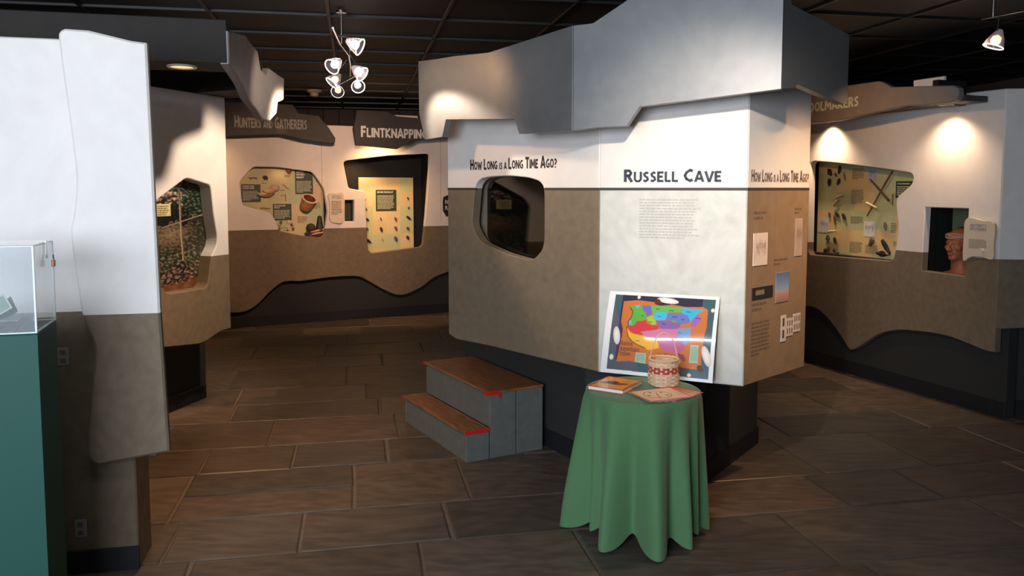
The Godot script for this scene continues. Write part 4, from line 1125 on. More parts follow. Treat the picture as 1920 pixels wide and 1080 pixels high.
# ---------------------------------------------------------------- right wall
func build_right():
	var RW := frame(2.645, -7.328, -1.21577); var B := frame(2.739, -7.363, -1.21577)
	var w := thing("exhibit_wall", "right-hand exhibit wall with the toolmaking case, a square niche and a wave-cut dark base", "exhibit wall", RW)
	var R := Vector2(1.969, 1.357).x
	var wave := smooth(v([0.067, 0.529, 0.206, 0.53, 0.356, 0.465, 0.503, 0.352, 0.594, 0.267, 0.648, 0.236, 0.729, 0.278, 0.823, 0.345, 0.961, 0.431, 1.125, 0.484, 1.268, 0.504, 1.471, 0.518, 1.627, 0.514, 1.776, 0.49, 1.895, 0.469, 1.952, 0.469]), 4, false)
	var body := joined(v([-0.4, 0.72, -0.1, 0.72]), wave)
	body.append(Vector2(R, wave[-1].y)); body.append(Vector2(R, 2.27)); body.append(Vector2(-0.4, 2.3))
	var h1 := fillet(v([0.084, 1.822, 0.131, 1.842, 0.356, 1.823, 0.567, 1.799, 0.876, 1.764, 1.139, 1.729, 1.202, 1.719, 1.23, 1.69, 1.216, 1.633, 1.146, 1.578, 1.074, 1.531, 1.071, 1.462, 1.101, 1.31, 1.09, 1.157, 1.064, 1.042, 1.032, 1.024, 0.118, 1.004, 0.092, 1.033]), 0.03, 3)
	var h2 := v([1.347, 1.457, 1.718, 1.456, 1.709, 0.972, 1.336, 0.978])
	obj("panel", slab(body, [h1, h2], 0.06, [[1.115, mats.brown], [9.0, mats.cream]], 0.006), null, w, RW)
	var p := MB.new(); p.box(Vector3(0.8, 0.41, -0.04), Vector3(2.4, 0.82, 0.08)); obj("plinth", p.mesh(), mats.plinth, w, B)
	p = MB.new(); p.box(Vector3(0.8, 0.055, 0.006), Vector3(2.4, 0.11, 0.012), 0.003); obj("baseboard", p.mesh(), mats.base, w, B)
	case_box(w, RW, v([-0.053, 1.906, 1.286, 1.022]), 0.16, mats.lining)
	case_box(w, RW, v([1.285, 1.466, 1.757, 0.965]), 0.42, mats.lining)
	# return wall at the far right
	var R2 := frame(3.33, -5.482, -0.11943)
	var r2 := thing("exhibit_wall", "shadowed pale return wall at the far right edge, beyond the plaque", "exhibit wall", R2)
	obj("panel", slab(v([0.0, 0.63, 0.15, 0.64, 0.5, 0.655, 1.6, 0.66, 1.6, 2.27, 0.0, 2.27]), [], 0.06, [[1.115, mats.brown], [9.0, mats.cream]], 0.006), null, r2, R2)
	p = MB.new(); p.box(Vector3(0.9, 0.35, -0.16), Vector3(1.6, 0.7, 0.08)); obj("plinth", p.mesh(), mats.plinth, r2, R2)
	p = MB.new(); p.box(Vector3(0.87, 0.055, -0.114), Vector3(1.66, 0.11, 0.012), 0.003); obj("baseboard", p.mesh(), mats.base, r2, R2)
	# sign over the case
	var S := frame(2.364, -7.224, -1.21577)
	var s := thing("sign_board", "grey wavy toolmakers sign with a rounded end over the right-hand case", "sign", S)
	var so := joined(v([0.285, 2.396, 0.665, 2.402, 0.846, 2.411, 1.061, 2.408, 1.155, 2.406, 1.198, 2.391, 1.276, 2.348]), v([1.56, 2.321, 1.813, 2.296, 1.848, 2.274, 1.858, 2.234, 1.84, 2.197, 1.783, 2.181, 1.569, 2.187, 1.389, 2.197, 1.146, 2.176, 0.753, 2.142, 0.446, 2.142, 0.295, 2.142]))
	obj("board", slab(so, [], 0.05, [[9.0, textured(tinted(mats.mottle, srgb(128, 118, 112), srgb(144, 134, 126), 1.4), 0.6, Vector3.ONE * 1.1)]], 0.006), null, s, S)
	var a := v([0.331, 2.238, 0.958, 2.227])
	lettering(s, "lettering", "Toolmakers", mats.white, S, a[0].x, a[0].y, a[1].x, 0.092, 0.84)
	p = MB.new(); p.box(Vector3(1.1, 2.21, -0.16), Vector3(1.52, 0.04, 0.22), 0.004); obj("soffit", p.mesh(), mats.charcoal, s, S)
	var eb := v([1.857, 2.291, 1.937, 2.166])
	p = MB.new(); p.box(Vector3(Vector2(1.663, 2.253).x - 0.02, 2.27, -0.16), Vector3(0.05, 0.17, 0.27), 0.004); obj("end_cap", p.mesh(), mats.black, s, S)
	var up := v([1.363, 2.39, 1.629, 2.388, 1.636, 2.302, 1.366, 2.334])
	tag(obj("scrap_board", slab(up, [], 0.02, [[9.0, mats.cream]], 0.003), null, null, S * Transform3D(Basis(), Vector3(0, 0, -0.12))), "small pale board standing on top of the toolmakers sign", "board")
	recessed(S * Vector3(Vector2(1.648, 2.187).x, 2.188, -0.13), "recessed downlight glowing under the end of the toolmakers sign", 0.05)
	spot("sign_downlight", S * Vector3(Vector2(1.575, 2.072).x, 2.17, -0.16), S * Vector3(Vector2(1.575, 2.072).x, 1.0, -0.28), 62, 0.6, Color(1.0, 0.86, 0.72), 1.0)
	spot("sign_downlight", S * Vector3(Vector2(0.355, 2.164).x, 2.17, -0.2), S * Vector3(Vector2(0.355, 2.164).x, 1.0, -0.28), 58, 0.95, Color(1.0, 0.86, 0.72), 1.0)  # unseen can near the left end, placed to light the wall
	# board with tools
	var C := frame(2.767, -7.373, -1.21577)
	var q := v([0.049, 1.875, 1.177, 0.987])
	var lowy := minf(q[1].y, Vector2(0.088, 0.937).y) - 0.02
	var bd := checker("display_board", C, q[0].x, lowy, q[1].x, q[0].y + 0.02, 5, 6, [plain(222, 196, 138, 0.55), plain(198, 198, 150, 0.55), plain(220, 190, 138, 0.55), plain(190, 192, 142, 0.55)], "cream and green checkered board of stone tools in the right-hand case", "display board", 6)
	for e in [[v([0.46, 1.769, 0.6, 1.672]), 9], [v([0.455, 1.586, 0.604, 1.461]), 11], [v([0.456, 1.359, 0.605, 1.294]), 7], [v([0.456, 1.14, 0.604, 1.044]), 9], [v([0.636, 1.124, 0.774, 1.048]), 8], [v([0.902, 1.319, 0.96, 1.236]), 6], [v([0.931, 1.169, 0.965, 1.124]), 3]]:
		small_print(bd, "small_print", mats.print, C, e[0][0].x, e[0][0].y, e[0][1].x - e[0][0].x, e[1], (e[0][0].y - e[0][1].y) / e[1], 80 + e[1])
	card(bd, C, v([0.938, 1.656, 1.151, 1.521]), ["TOOLMAKERS"], 5, 38)
	for e in [[v([0.071, 1.334, 0.202, 1.203]), srgb(200, 200, 196), 5], [v([0.613, 1.321, 0.733, 1.197]), srgb(220, 216, 214), 6], [v([0.643, 1.774, 0.729, 1.653]), srgb(176, 186, 196), 7]]:
		var b := MB.new(); var x0: float = e[0][0].x; var x1: float = e[0][1].x; var y1: float = e[0][0].y; var y0: float = e[0][1].y
		b.quad(Vector3(x0, y0, 0.003), Vector3(x1, y0, 0.003), Vector3(x1, y1, 0.003), Vector3(x0, y1, 0.003)); b.box(Vector3((x0 + x1) / 2, (y0 + y1) / 2, 0.001), Vector3(x1 - x0, y1 - y0, 0.003))
		obj("drawing", b.mesh(), printed(sketch(40, 56, e[1], srgb(96, 90, 110), e[2]), 0.5), bd, C)
	tool_points(C)
	niche(frame(2.927, -7.432, -1.21577))
	plaque(RW, smooth(v([1.717, 1.363, 1.76, 1.395, 1.869, 1.376, 1.92, 1.378, 1.957, 1.338, 1.951, 1.217, 1.949, 1.113, 1.863, 1.123, 1.796, 1.12, 1.757, 1.106, 1.714, 1.093, 1.714, 1.297]), 3), v([1.756, 1.331, 1.902, 1.325]), v([1.76, 1.243, 1.902, 1.162]), "cream wavy-edged mystery plaque right of the square niche with the sculpted head", 42)

func tool_points(C: Transform3D):
	var dark := plain(50, 42, 38, 0.45); var brown := plain(94, 70, 52, 0.5); var grey := plain(112, 104, 92, 0.5); var tan_ := plain(190, 140, 88, 0.6); var cream := plain(222, 198, 156, 0.6)
	var list := [
		[Vector2(0.196, 1.742), 0.06, 0.05, 0.7, dark, "dark notched point at the top left of the tool board"],
		[Vector2(0.315, 1.761), 0.06, 0.036, -0.2, dark, "dark stemmed point highest on the tool board"],
		[Vector2(0.275, 1.715), 0.034, 0.024, 0.6, brown, "smallest brown point between the top left ones of the tool board"],
		[Vector2(0.378, 1.702), 0.065, 0.024, 0.3, grey, "slim grey point right of the top left cluster"],
		[Vector2(0.193, 1.65), 0.056, 0.046, 0.0, dark, "stubby dark point at the lower left of the top cluster"],
		[Vector2(0.307, 1.656), 0.052, 0.034, -0.5, dark, "slanting dark point at the lower middle of the top cluster"],
		[Vector2(0.212, 1.365), 0.04, 0.03, 0.6, brown, "brown point at the upper left of the middle cluster"],
		[Vector2(0.313, 1.364), 0.055, 0.032, 1.0, dark, "dark slanting point in the top middle of the middle cluster"],
		[Vector2(0.391, 1.35), 0.06, 0.036, 0.8, dark, "broad black point at the right of the middle cluster"],
		[Vector2(0.279, 1.322), 0.075, 0.034, 0.25, brown, "long brown point at the lower end of the middle cluster"],
		[Vector2(0.198, 1.147), 0.056, 0.048, 0.1, brown, "brown squat point left of two above the bottom cluster"],
		[Vector2(0.287, 1.136), 0.05, 0.044, 0.4, brown, "brown squat point right of two above the bottom cluster"],
		[Vector2(0.169, 1.028), 0.062, 0.05, -0.5, dark, "large dark point at the lower left corner of the tool board"],
		[Vector2(0.212, 1.053), 0.04, 0.03, 0.0, brown, "upright brown point beside the lower left corner one"],
		[Vector2(0.285, 1.044), 0.036, 0.026, 0.8, dark, "small slanting point in the middle of the bottom cluster"],
		[Vector2(0.322, 1.018), 0.042, 0.03, -0.7, dark, "small dark point at the right of the bottom cluster"],
		[Vector2(0.706, 1.148), 0.062, 0.056, -0.6, brown, "round-shouldered brown point above the lower middle print"],
		[Vector2(0.867, 1.119), 0.12, 0.046, 0.7, dark, "large black blade slanting near the lower right of the tool board"],
		[Vector2(0.836, 1.062), 0.12, 0.044, 1.55, dark, "large black blade lying flat near the lower right of the tool board"],
		[Vector2(0.861, 1.009), 0.08, 0.03, 1.55, dark, "black blade half cut off by the lower edge of the right case"],
		[Vector2(0.853, 1.287), 0.06, 0.036, 0.2, grey, "grey green point right of the white drawing on the tool board"]]
	for i in list.size():
		var e = list[i]
		tag(obj("stone_point", flint(e[1] * 1.25, e[2] * 1.2, 0.6 if i % 3 else 0.3, 200 + i), e[4], null, C * Transform3D(Basis(Vector3(0, 0, 1), e[3] + PI), Vector3(e[0].x, e[0].y, 0.009))), e[5], "stone point", "stone points on the tool board")
	var stick := func(called: String, a: Vector2, b: Vector2, r0: float, r1: float, z: float, m: Material, label: String, cat: String):
		var t := MB.new(); var A := Vector3(a.x, a.y, z); var Bq := Vector3(b.x, b.y, z)
		t.tube([A, A.lerp(Bq, 0.35) + Vector3(0.002, 0.003, 0.004), A.lerp(Bq, 0.7), Bq], [r0, lerpf(r0, r1, 0.3), lerpf(r0, r1, 0.7), r1], 8)
		tag(obj(called, t.mesh(), m, null, C), label, cat)
	var wood := plain(120, 74, 40, 0.6)
	stick.call("spear_shaft", Vector2(0.926, 1.737), Vector2(0.673, 1.368), 0.008, 0.006, 0.03, wood, "long brown shaft slanting down left across the tool board", "shaft")
	stick.call("spear_shaft", Vector2(0.711, 1.675), Vector2(0.915, 1.503), 0.005, 0.01, 0.05, plain(104, 66, 36, 0.6), "shorter brown shaft crossing the long one the other way", "shaft")
	stick.call("throwing_stick", Vector2(0.685, 1.478), Vector2(0.796, 1.44), 0.012, 0.008, 0.052, cream, "cream bone throwing hook lying over the long shaft", "tool")
	stick.call("shaft_point", Vector2(0.937, 1.553), Vector2(0.938, 1.458), 0.005, 0.003, 0.03, wood, "thin upright brown pin below the toolmakers card", "pin")
	stick.call("bone_tool", Vector2(0.29, 1.518), Vector2(0.373, 1.544), 0.007, 0.009, 0.02, cream, "cream bone tool, upper of two on the middle of the tool board", "tool")
	stick.call("bone_tool", Vector2(0.271, 1.445), Vector2(0.33, 1.507), 0.009, 0.007, 0.02, tan_, "tan bone tool, lower of two on the middle of the tool board", "tool")
	stick.call("bone_tool", Vector2(0.232, 1.214), Vector2(0.329, 1.226), 0.012, 0.008, 0.03, cream, "cream bone handle lying above the brown squat points", "tool")

# a sculpted head and shoulders looking out of the niche
func niche(N: Transform3D):
	var q := v([1.323, 1.522, 1.531, 0.894])
	var p := MB.new(); p.box(Vector3((q[0].x + q[1].x) / 2, 1.2, -0.02), Vector3(q[1].x - q[0].x, 0.62, 0.02))
	tag(obj("lit_niche_back", p.mesh(), plain(108, 116, 88, 0.7), null, N), "grey green panel for the lit niche back behind the sculpted head", "board")  # stands for the lit part of the niche back, lightness put into its colour
	var h := Vector2(1.436, 1.184)
	var at := N * Vector3(h.x + 0.07, h.y - 0.004, 0.13)
	var face := Vector3(-0.93, 0, 0.36).normalized()
	var T := Transform3D(Basis(Vector3.UP, atan2(face.x, face.z)), at)
	var o := thing("sculpted_head", "reddish brown sculpted head with a headband looking out of the square niche", "sculpture", T * Transform3D(Basis(), Vector3(0, -0.3, 0)))
	var sk := textured(tinted(mats.mottle, srgb(150, 88, 58), srgb(178, 108, 72), 1.5), 0.5, Vector3.ONE * 6.0)
	obj("head_and_shoulders", head_mesh(), sk, o, T)
	var b := MB.new()
	for k in 3:
		var rows := []
		for i in 33:
			var w := TAU * i / 32
			rows.append(Vector3(cos(w) * 0.083, 0.055 + 0.012 * k + 0.004 * sin(w * 3 + k * 2.0), sin(w) * 0.102 - 0.012))
		b.tube(rows, 0.0085, 7, false)
	obj("headband", b.mesh(), plain(186, 140, 112, 0.8), o, T)
	b = MB.new()
	for k in 26:
		var w := PI * (0.05 + 0.9 * k / 25.0) + PI
		var d := Vector3(cos(w) * 0.08, 0, sin(w) * 0.098 - 0.012)
		b.tube([Vector3(d.x * 0.3, 0.122, -0.03 + d.z * 0.3), Vector3(d.x * 0.9, 0.095, d.z * 0.9), Vector3(d.x * 1.03, 0.02, d.z * 1.03), Vector3(d.x * 1.0, -0.1, d.z * 1.0)], 0.011, 6)
	obj("hair", b.mesh(), plain(44, 30, 24, 0.6), o, T)
	spot("unseen_niche_light", N * Vector3(h.x - 0.16, 1.4, 0.24), at + Vector3(0, -0.03, 0), 60, 0.16, Color(1.0, 0.66, 0.42), 0.8)  # unseen lamp in the niche, placed to light the head warmly

func smin(a: float, b: float, k: float) -> float:
	var h := clampf(0.5 + 0.5 * (b - a) / k, 0, 1)
	return lerpf(b, a, h) - k * h * (1.0 - h)

func ell(p: Vector3, c: Vector3, r: Vector3) -> float:
	var q := (p - c) / r
	return (q.length() - 1.0) * minf(r.x, minf(r.y, r.z))

func capsule(p: Vector3, a: Vector3, b: Vector3, r0: float, r1: float) -> float:
	var ab := b - a
	var t := clampf((p - a).dot(ab) / ab.length_squared(), 0, 1)
	return p.distance_to(a + ab * t) - lerpf(r0, r1, t)

func head_field(p: Vector3) -> float:
	var m := Vector3(absf(p.x), p.y, p.z)
	var d := ell(p, Vector3(0, 0.03, -0.015), Vector3(0.077, 0.095, 0.097))
	d = smin(d, ell(p, Vector3(0, -0.045, 0.025), Vector3(0.056, 0.068, 0.062)), 0.03)
	d = smin(d, ell(p, Vector3(0, -0.098, 0.058), Vector3(0.026, 0.02, 0.024)), 0.02)          # chin
	d = smin(d, capsule(m, Vector3(0.0, 0.022, 0.082), Vector3(0.048, 0.02, 0.062), 0.011, 0.009), 0.012)   # brow
	d = smin(d, capsule(p, Vector3(0, 0.012, 0.084), Vector3(0, -0.032, 0.108), 0.009, 0.013), 0.01)      # nose
	d = smin(d, ell(m, Vector3(0.013, -0.034, 0.094), Vector3(0.011, 0.009, 0.012)), 0.006)
	d = smin(d, ell(m, Vector3(0.045, -0.02, 0.056), Vector3(0.022, 0.018, 0.02)), 0.016)         # cheekbones
	d = smin(d, -smin(-d, ell(m, Vector3(0.03, 0.002, 0.088), Vector3(0.018, 0.011, 0.014)), 0.006), 0.0001) if false else maxf(d, -ell(m, Vector3(0.03, 0.002, 0.09), Vector3(0.018, 0.012, 0.016)))
	d = smin(d, ell(m, Vector3(0.029, 0.001, 0.071), Vector3(0.013, 0.008, 0.01)), 0.003)           # lids
	d = smin(d, ell(p, Vector3(0, -0.059, 0.086), Vector3(0.024, 0.006, 0.011)), 0.004)           # lips
	d = smin(d, ell(p, Vector3(0, -0.071, 0.085), Vector3(0.02, 0.006, 0.011)), 0.003)
	d = smin(d, ell(m, Vector3(0.079, -0.005, -0.012), Vector3(0.01, 0.03, 0.018)), 0.008)         # ears
	d = smin(d, capsule(p, Vector3(0, -0.06, -0.02), Vector3(0, -0.2, -0.03), 0.05, 0.058), 0.025)   # neck
	d = smin(d, capsule(m, Vector3(0.0, -0.235, -0.03), Vector3(0.13, -0.262, -0.03), 0.062, 0.05), 0.04)  # shoulders
	return maxf(d, -0.3 - p.y)

func head_mesh() -> ArrayMesh:
	return surface(Vector3(-0.2, -0.305, -0.13), Vector3(0.2, 0.14, 0.13), 0.0055, head_field)

# surface nets: one vertex in each cell that the surface crosses
func surface(lo: Vector3, hi: Vector3, cell: float, field: Callable) -> ArrayMesh:
	var nx := int((hi.x - lo.x) / cell) + 2; var ny := int((hi.y - lo.y) / cell) + 2; var nz := int((hi.z - lo.z) / cell) + 2
	var f := PackedFloat32Array(); f.resize(nx * ny * nz)
	for z in nz:
		for y in ny:
			for x in nx: f[(z * ny + y) * nx + x] = field.call(lo + Vector3(x, y, z) * cell)
	var id := {}
	var P := PackedVector3Array()
	var corner := [[0, 0, 0], [1, 0, 0], [0, 1, 0], [1, 1, 0], [0, 0, 1], [1, 0, 1], [0, 1, 1], [1, 1, 1]]
	var edges := [[0, 1], [2, 3], [4, 5], [6, 7], [0, 2], [1, 3], [4, 6], [5, 7], [0, 4], [1, 5], [2, 6], [3, 7]]
	for z in nz - 1:
		for y in ny - 1:
			for x in nx - 1:
				var i := (z * ny + y) * nx + x
				var neg := 0
				var val := []
				for c in corner:
					var w := f[i + c[0] + c[1] * nx + c[2] * nx * ny]
					val.append(w)
					if w < 0: neg += 1
				if neg == 0 or neg == 8: continue
				var s := Vector3(); var k := 0
				for e in edges:
					var a: float = val[e[0]]; var b: float = val[e[1]]
					if (a < 0) != (b < 0):
						var t := a / (a - b)
						var ca = corner[e[0]]; var cb = corner[e[1]]
						s += Vector3(ca[0], ca[1], ca[2]).lerp(Vector3(cb[0], cb[1], cb[2]), t); k += 1
				id[i] = P.size()
				P.append(lo + (Vector3(x, y, z) + s / k) * cell)
	var N := PackedVector3Array()
	var h := cell * 0.5
	for p in P:
		N.append(Vector3(field.call(p + Vector3(h, 0, 0)) - field.call(p - Vector3(h, 0, 0)), field.call(p + Vector3(0, h, 0)) - field.call(p - Vector3(0, h, 0)), field.call(p + Vector3(0, 0, h)) - field.call(p - Vector3(0, 0, h))).normalized())
	var b := MB.new()
	var step := [1, nx, nx * ny]
	for z in range(1, nz - 1):
		for y in range(1, ny - 1):
			for x in range(1, nx - 1):
				var i := (z * ny + y) * nx + x
				for ax in 3:
					var j: int = i + step[ax]
					if (f[i] < 0) == (f[j] < 0): continue
					var u: int = step[(ax + 1) % 3]; var w: int = step[(ax + 2) % 3]
					var q := [i, i - u, i - u - w, i - w]
					if not (id.has(q[0]) and id.has(q[1]) and id.has(q[2]) and id.has(q[3])): continue
					var v0: int = id[q[0]]; var v1: int = id[q[1]]; var v2: int = id[q[2]]; var v3: int = id[q[3]]
					if f[i] >= 0:
						var t := v1; v1 = v3; v3 = t
					b.trin(P[v0], P[v1], P[v2], N[v0], N[v1], N[v2]); b.trin(P[v0], P[v2], P[v3], N[v0], N[v2], N[v3])
	return b.mesh()

# ---------------------------------------------------------------- step stool
func build_stool():
	var ST := frame(-0.733, -5.414, -1.05984)
	var s := thing("step_stool", "grey two-step wooden stool with brown treads and red tape at the kiosk's foot", "step stool", ST)
	var L := 0.953; var D0 := 0.155; var D1 := 0.522; var H0 := 0.186; var H1 := 0.405
	var grey := textured(tinted(mats.mottle, srgb(90, 91, 85), srgb(106, 107, 100), 1.5), 0.65, Vector3.ONE * 2.0)
	var wood := textured(tinted(noise_image(256, 256, Vector2(0.6, 9.0), 33, 5), srgb(104, 66, 40), srgb(160, 108, 68), 2.0), 0.45, Vector3(1.6, 1.6, 1.6), Color.WHITE, false)
	var b := MB.new(); b.box(Vector3(L / 2, H0 / 2 - 0.006, -0.012), Vector3(L - 0.02, H0 - 0.012, 0.018), 0.002); obj("lower_riser", b.mesh(), grey, s, ST)
	b = MB.new(); b.box(Vector3(L / 2, (H0 + H1) / 2 - 0.006, -D0 - 0.012), Vector3(L - 0.02, H1 - H0 - 0.012, 0.018), 0.002); obj("upper_riser", b.mesh(), grey, s, ST)
	b = MB.new(); b.box(Vector3(L / 2, H1 / 2, -D1 + 0.01), Vector3(L - 0.02, H1 - 0.02, 0.018), 0.002); obj("back_board", b.mesh(), grey, s, ST)
	for e in [0, 1]:
		var x := L - 0.009 if e == 0 else 0.009
		for g in [[0.0, D0 - 0.004, H0 - 0.014], [D0 + 0.004, 0.332, H1 - 0.016], [0.339, D1, H1 - 0.016]]:
			b = MB.new(); b.box(Vector3(x, g[2] / 2, -(g[0] + g[1]) / 2), Vector3(0.018, g[2], g[1] - g[0]), 0.002); obj("side_board", b.mesh(), grey, s, ST)
		b = MB.new(); b.box(Vector3(x - (0.014 if e == 0 else -0.014), 0.2, -0.345), Vector3(0.012, 0.3, 0.32)); obj("cleat", b.mesh(), mats.black, s, ST)
	b = MB.new(); b.box(Vector3(L / 2, H0 - 0.007, -D0 / 2 + 0.008), Vector3(L + 0.014, 0.016, D0 + 0.014), 0.003); obj("lower_tread", b.mesh(), wood, s, ST)
	b = MB.new(); b.box(Vector3(L / 2, H1 - 0.008, -(D0 + D1) / 2 + 0.006), Vector3(L + 0.014, 0.016, D1 - D0 + 0.014), 0.003); obj("upper_tread", b.mesh(), wood, s, ST)
	var red := plain(206, 24, 26, 0.5)
	var tape := func(c: Vector3, sz: Vector3):
		var t := MB.new(); t.box(c, sz, 0.0006); obj("red_tape", t.mesh(), red, s, ST)
	tape.call(Vector3(L + 0.008, H0 - 0.008, -0.068), Vector3(0.003, 0.021, 0.158))
	tape.call(Vector3(L + 0.008, H1 - 0.011, -D0 - 0.022), Vector3(0.003, 0.02, 0.07))
	tape.call(Vector3(L - 0.02, H1 - 0.011, -D0 + 0.0145), Vector3(0.06, 0.02, 0.003))
	tape.call(Vector3(L + 0.008, H1 - 0.026, -D0 - 0.062), Vector3(0.003, 0.028, 0.016))
	tape.call(Vector3(0.012, H1 - 0.01, -D0 + 0.0145), Vector3(0.03, 0.02, 0.003))
	tape.call(Vector3(0.012, H0 - 0.01, 0.0165), Vector3(0.03, 0.02, 0.003))

# ---------------------------------------------------------------- table with its cloth, map, basket and books
func build_table():
	var C := Transform3D(Basis(), Vector3(0.613, 0, -3.70))
	var R := 0.263; var top := 0.66
	var t := thing("side_table", "small round side table hidden under the green cloth", "table", C)
	var b := MB.new(); b.lathe([Vector2(0, 0.63), Vector2(R - 0.006, 0.63), Vector2(R - 0.002, 0.64), Vector2(R - 0.004, 0.655), Vector2(0, 0.656)], 40)
	obj("tabletop", b.mesh(), plain(150, 120, 84, 0.6), t, C)
	for k in 3:
		var a := TAU * k / 3 + 0.4
		b = MB.new(); b.tube([Vector3(cos(a) * 0.1, 0.635, sin(a) * 0.1), Vector3(cos(a) * 0.17, 0.0, sin(a) * 0.17)], [0.018, 0.014], 10)
		obj("leg", b.mesh(), plain(150, 120, 84, 0.6), t, C)
	# cloth: folds where they hang in view; angle measured from +x towards +z (the room)
	var folds := [[178.0, 0.115, 9.5], [153.0, 0.03, 6.0], [127.0, 0.1, 10.0], [88.0, 0.115, 10.5], [58.0, 0.065, 8.0], [36.0, 0.03, 6.0], [15.0, 0.05, 8.0], [-20.0, 0.08, 11.0], [-62.0, 0.09, 11.0], [-100.0, 0.09, 11.0], [-142.0, 0.09, 11.0]]
	var rows := []
	var N := 240
	for i in 4:
		var row := []
		for j in N:
			var w := TAU * j / N
			var rr: float = R * [0.001, 0.5, 0.92, 0.985][i]
			row.append(Vector3(cos(w) * rr, top + 0.0035 - (0.002 if i == 3 else 0.0), sin(w) * rr))
		rows.append(row)
	for i in range(0, 25):
		var f := i / 24.0
		var row := []
		for j in N:
			var w := TAU * j / N
			var deg := rad_to_deg(w)
			var push := 0.0
			for fo in folds:
				var d := absf(fposmod(deg - fo[0] + 180.0, 360.0) - 180.0)
				push += fo[1] * exp(-pow(d / fo[2], 2.0))
			var ease := smoothstep(0.0, 1.0, f)
			var grow := pow(f, 0.62) * 0.7 + ease * 0.3
			var r := R + 0.004 + grow * (push * 1.05 - 0.04 * exp(-push / 0.022)) - sin(f * PI) * 0.002
			var hem := 0.01 + 0.07 * exp(-push / 0.03)
			var y := lerpf(top + 0.0005, hem, f)
			if i == 0: r = R + 0.003
			row.append(Vector3(cos(w) * r, y, sin(w) * r))
		rows.append(row)
	b = MB.new(); b.grid(rows, true, true)
	var cm := textured(tinted(noise_image(128, 128, Vector2(14, 14), 41, 2), srgb(78, 118, 76), srgb(92, 134, 88), 1.2), 0.85, Vector3.ONE * 5.0)
	cm.rim_enabled = true; cm.rim = 0.25; cm.rim_tint = 0.6
	tag(obj("tablecloth", b.mesh(), cm, null, C), "green cloth hanging in deep folds over the small round table", "tablecloth")
	var ty := top + 0.0045
	# the laminated map leaning back against the kiosk
	var KF := frame(0.458, -4.237, -0.43496)
	var s0 := 0.086; var s1 := 0.652
	var dx := Vector3(s0, ty + 0.001, 0.178); var ux := Vector3((0.0724 + 0.0), 1.064, 0.024)
	var W := s1 - s0
	var Hh := Vector2(ux.y - dx.y, dx.z - ux.z).length()
	var lean := atan2(dx.z - ux.z, ux.y - dx.y)
	var PT := KF * Transform3D(Basis(Vector3(1, 0, 0), -lean) * Basis(Vector3(0, 0, 1), 0.0), Vector3(s0 - 0.012, ty + 0.001, 0.178))
	var po := thing("map_poster", "laminated colour map poster with a white border leaning against the kiosk behind the basket", "poster", PT)
	var im := paint_map()
	var front := MB.new()
	var sheet := []
	var backs := []
	for i in 13:
		var row := []; var brow := []
		for j in 17:
			var u := j / 16.0; var w := i / 12.0
			var z := 0.014 * sin(w * PI) + 0.004 * sin(u * PI * 1.5) * w
			row.append(Vector3(u * W, (1.0 - w) * Hh, z)); brow.append(Vector3(u * W, (1.0 - w) * Hh, z - 0.002))
		sheet.append(row); backs.append(brow)
	front.grid(sheet, false, true)
	for k in front.t.size(): front.t[k] = Vector2(front.p[k].x / W, 1.0 - front.p[k].y / Hh)
	var pm := printed(im, 0.12); pm.clearcoat_enabled = true; pm.clearcoat = 1.0; pm.clearcoat_roughness = 0.03
	obj("sheet", front.mesh(), pm, po, PT)
	var bk := MB.new(); bk.grid(backs, false, false)
	obj("backing", bk.mesh(), mats.white, po, PT)
	var pk := plain(44, 34, 30, 0.4)
	for e in [["Native", 548.0, 0.033], ["American", 590.0, 0.033], ["Tribes", 632.0, 0.033]]:
		var yb: float = {"Native": Vector2(0.163, 0.662).y, "American": Vector2(0.162, 0.725).y, "Tribes": Vector2(0.158, 0.781).y}[e[0]]
		var xa: float = {"Native": Vector2(0.165, 0.662).x, "American": Vector2(0.165, 0.724).x, "Tribes": Vector2(0.161, 0.781).x}[e[0]]
		var xb: float = {"Native": Vector2(0.279, 0.655).x, "American": Vector2(0.344, 0.71).x, "Tribes": Vector2(0.267, 0.77).x}[e[0]]
		var zz := 0.014 * sin(yb * PI) + 0.004 * yb + 0.0022
		lettering(po, "lettering", e[0], pk, PT * Transform3D(Basis(), Vector3(0, 0, zz)), xa * W, (1.0 - yb) * Hh, xb * W, 0.02, 1.0, serif)
	# basket
	var bp := Transform3D(Basis(Vector3.UP, 0.3), Vector3(0.722, ty, -3.775))
	basket(bp)
	# book
	var q := v([0.469, -3.912, 0.645, -3.818, 0.508, -3.564, 0.341, -3.668])
	var bx := (q[2] - q[3]); var bz := q[3] - q[0]
	var BT := Transform3D(Basis(Vector3.UP, atan2(-bx.y, bx.x)), Vector3((q[0].x + q[2].x) / 2, ty, (q[0].y + q[2].y) / 2))
	var bw := 0.178; var bd := 0.225; var bh := 0.018
	var bo := thing("book", "thick yellow and red paperback lying flat at the left of the table", "book", BT)
	b = MB.new(); b.box(Vector3(0, bh / 2, 0), Vector3(bw - 0.004, bh - 0.003, bd - 0.004), 0.001); obj("pages", b.mesh(), mats.paper, bo, BT)
	b = MB.new(); b.box(Vector3(0, 0.0008, 0), Vector3(bw, 0.0016, bd), 0.0004); obj("back_cover", b.mesh(), plain(214, 84, 40, 0.4), bo, BT)
	b = MB.new(); b.box(Vector3(-bw / 2 + 0.0008, bh / 2, 0), Vector3(0.0016, bh, bd), 0.0004); obj("spine", b.mesh(), plain(214, 84, 40, 0.4), bo, BT)
	obj("front_cover", cover(bw, bd, bh - 0.0016), printed(cover_image(0), 0.2), bo, BT)
	# fan of booklets
	var lab := ["cream booklet with a ring drawing, on top of the fan at the table's front", "second booklet of the fan, showing a red edge under the top one", "third booklet of the fan, turned further right", "lowest booklet of the fan, turned furthest right at the table's edge"]
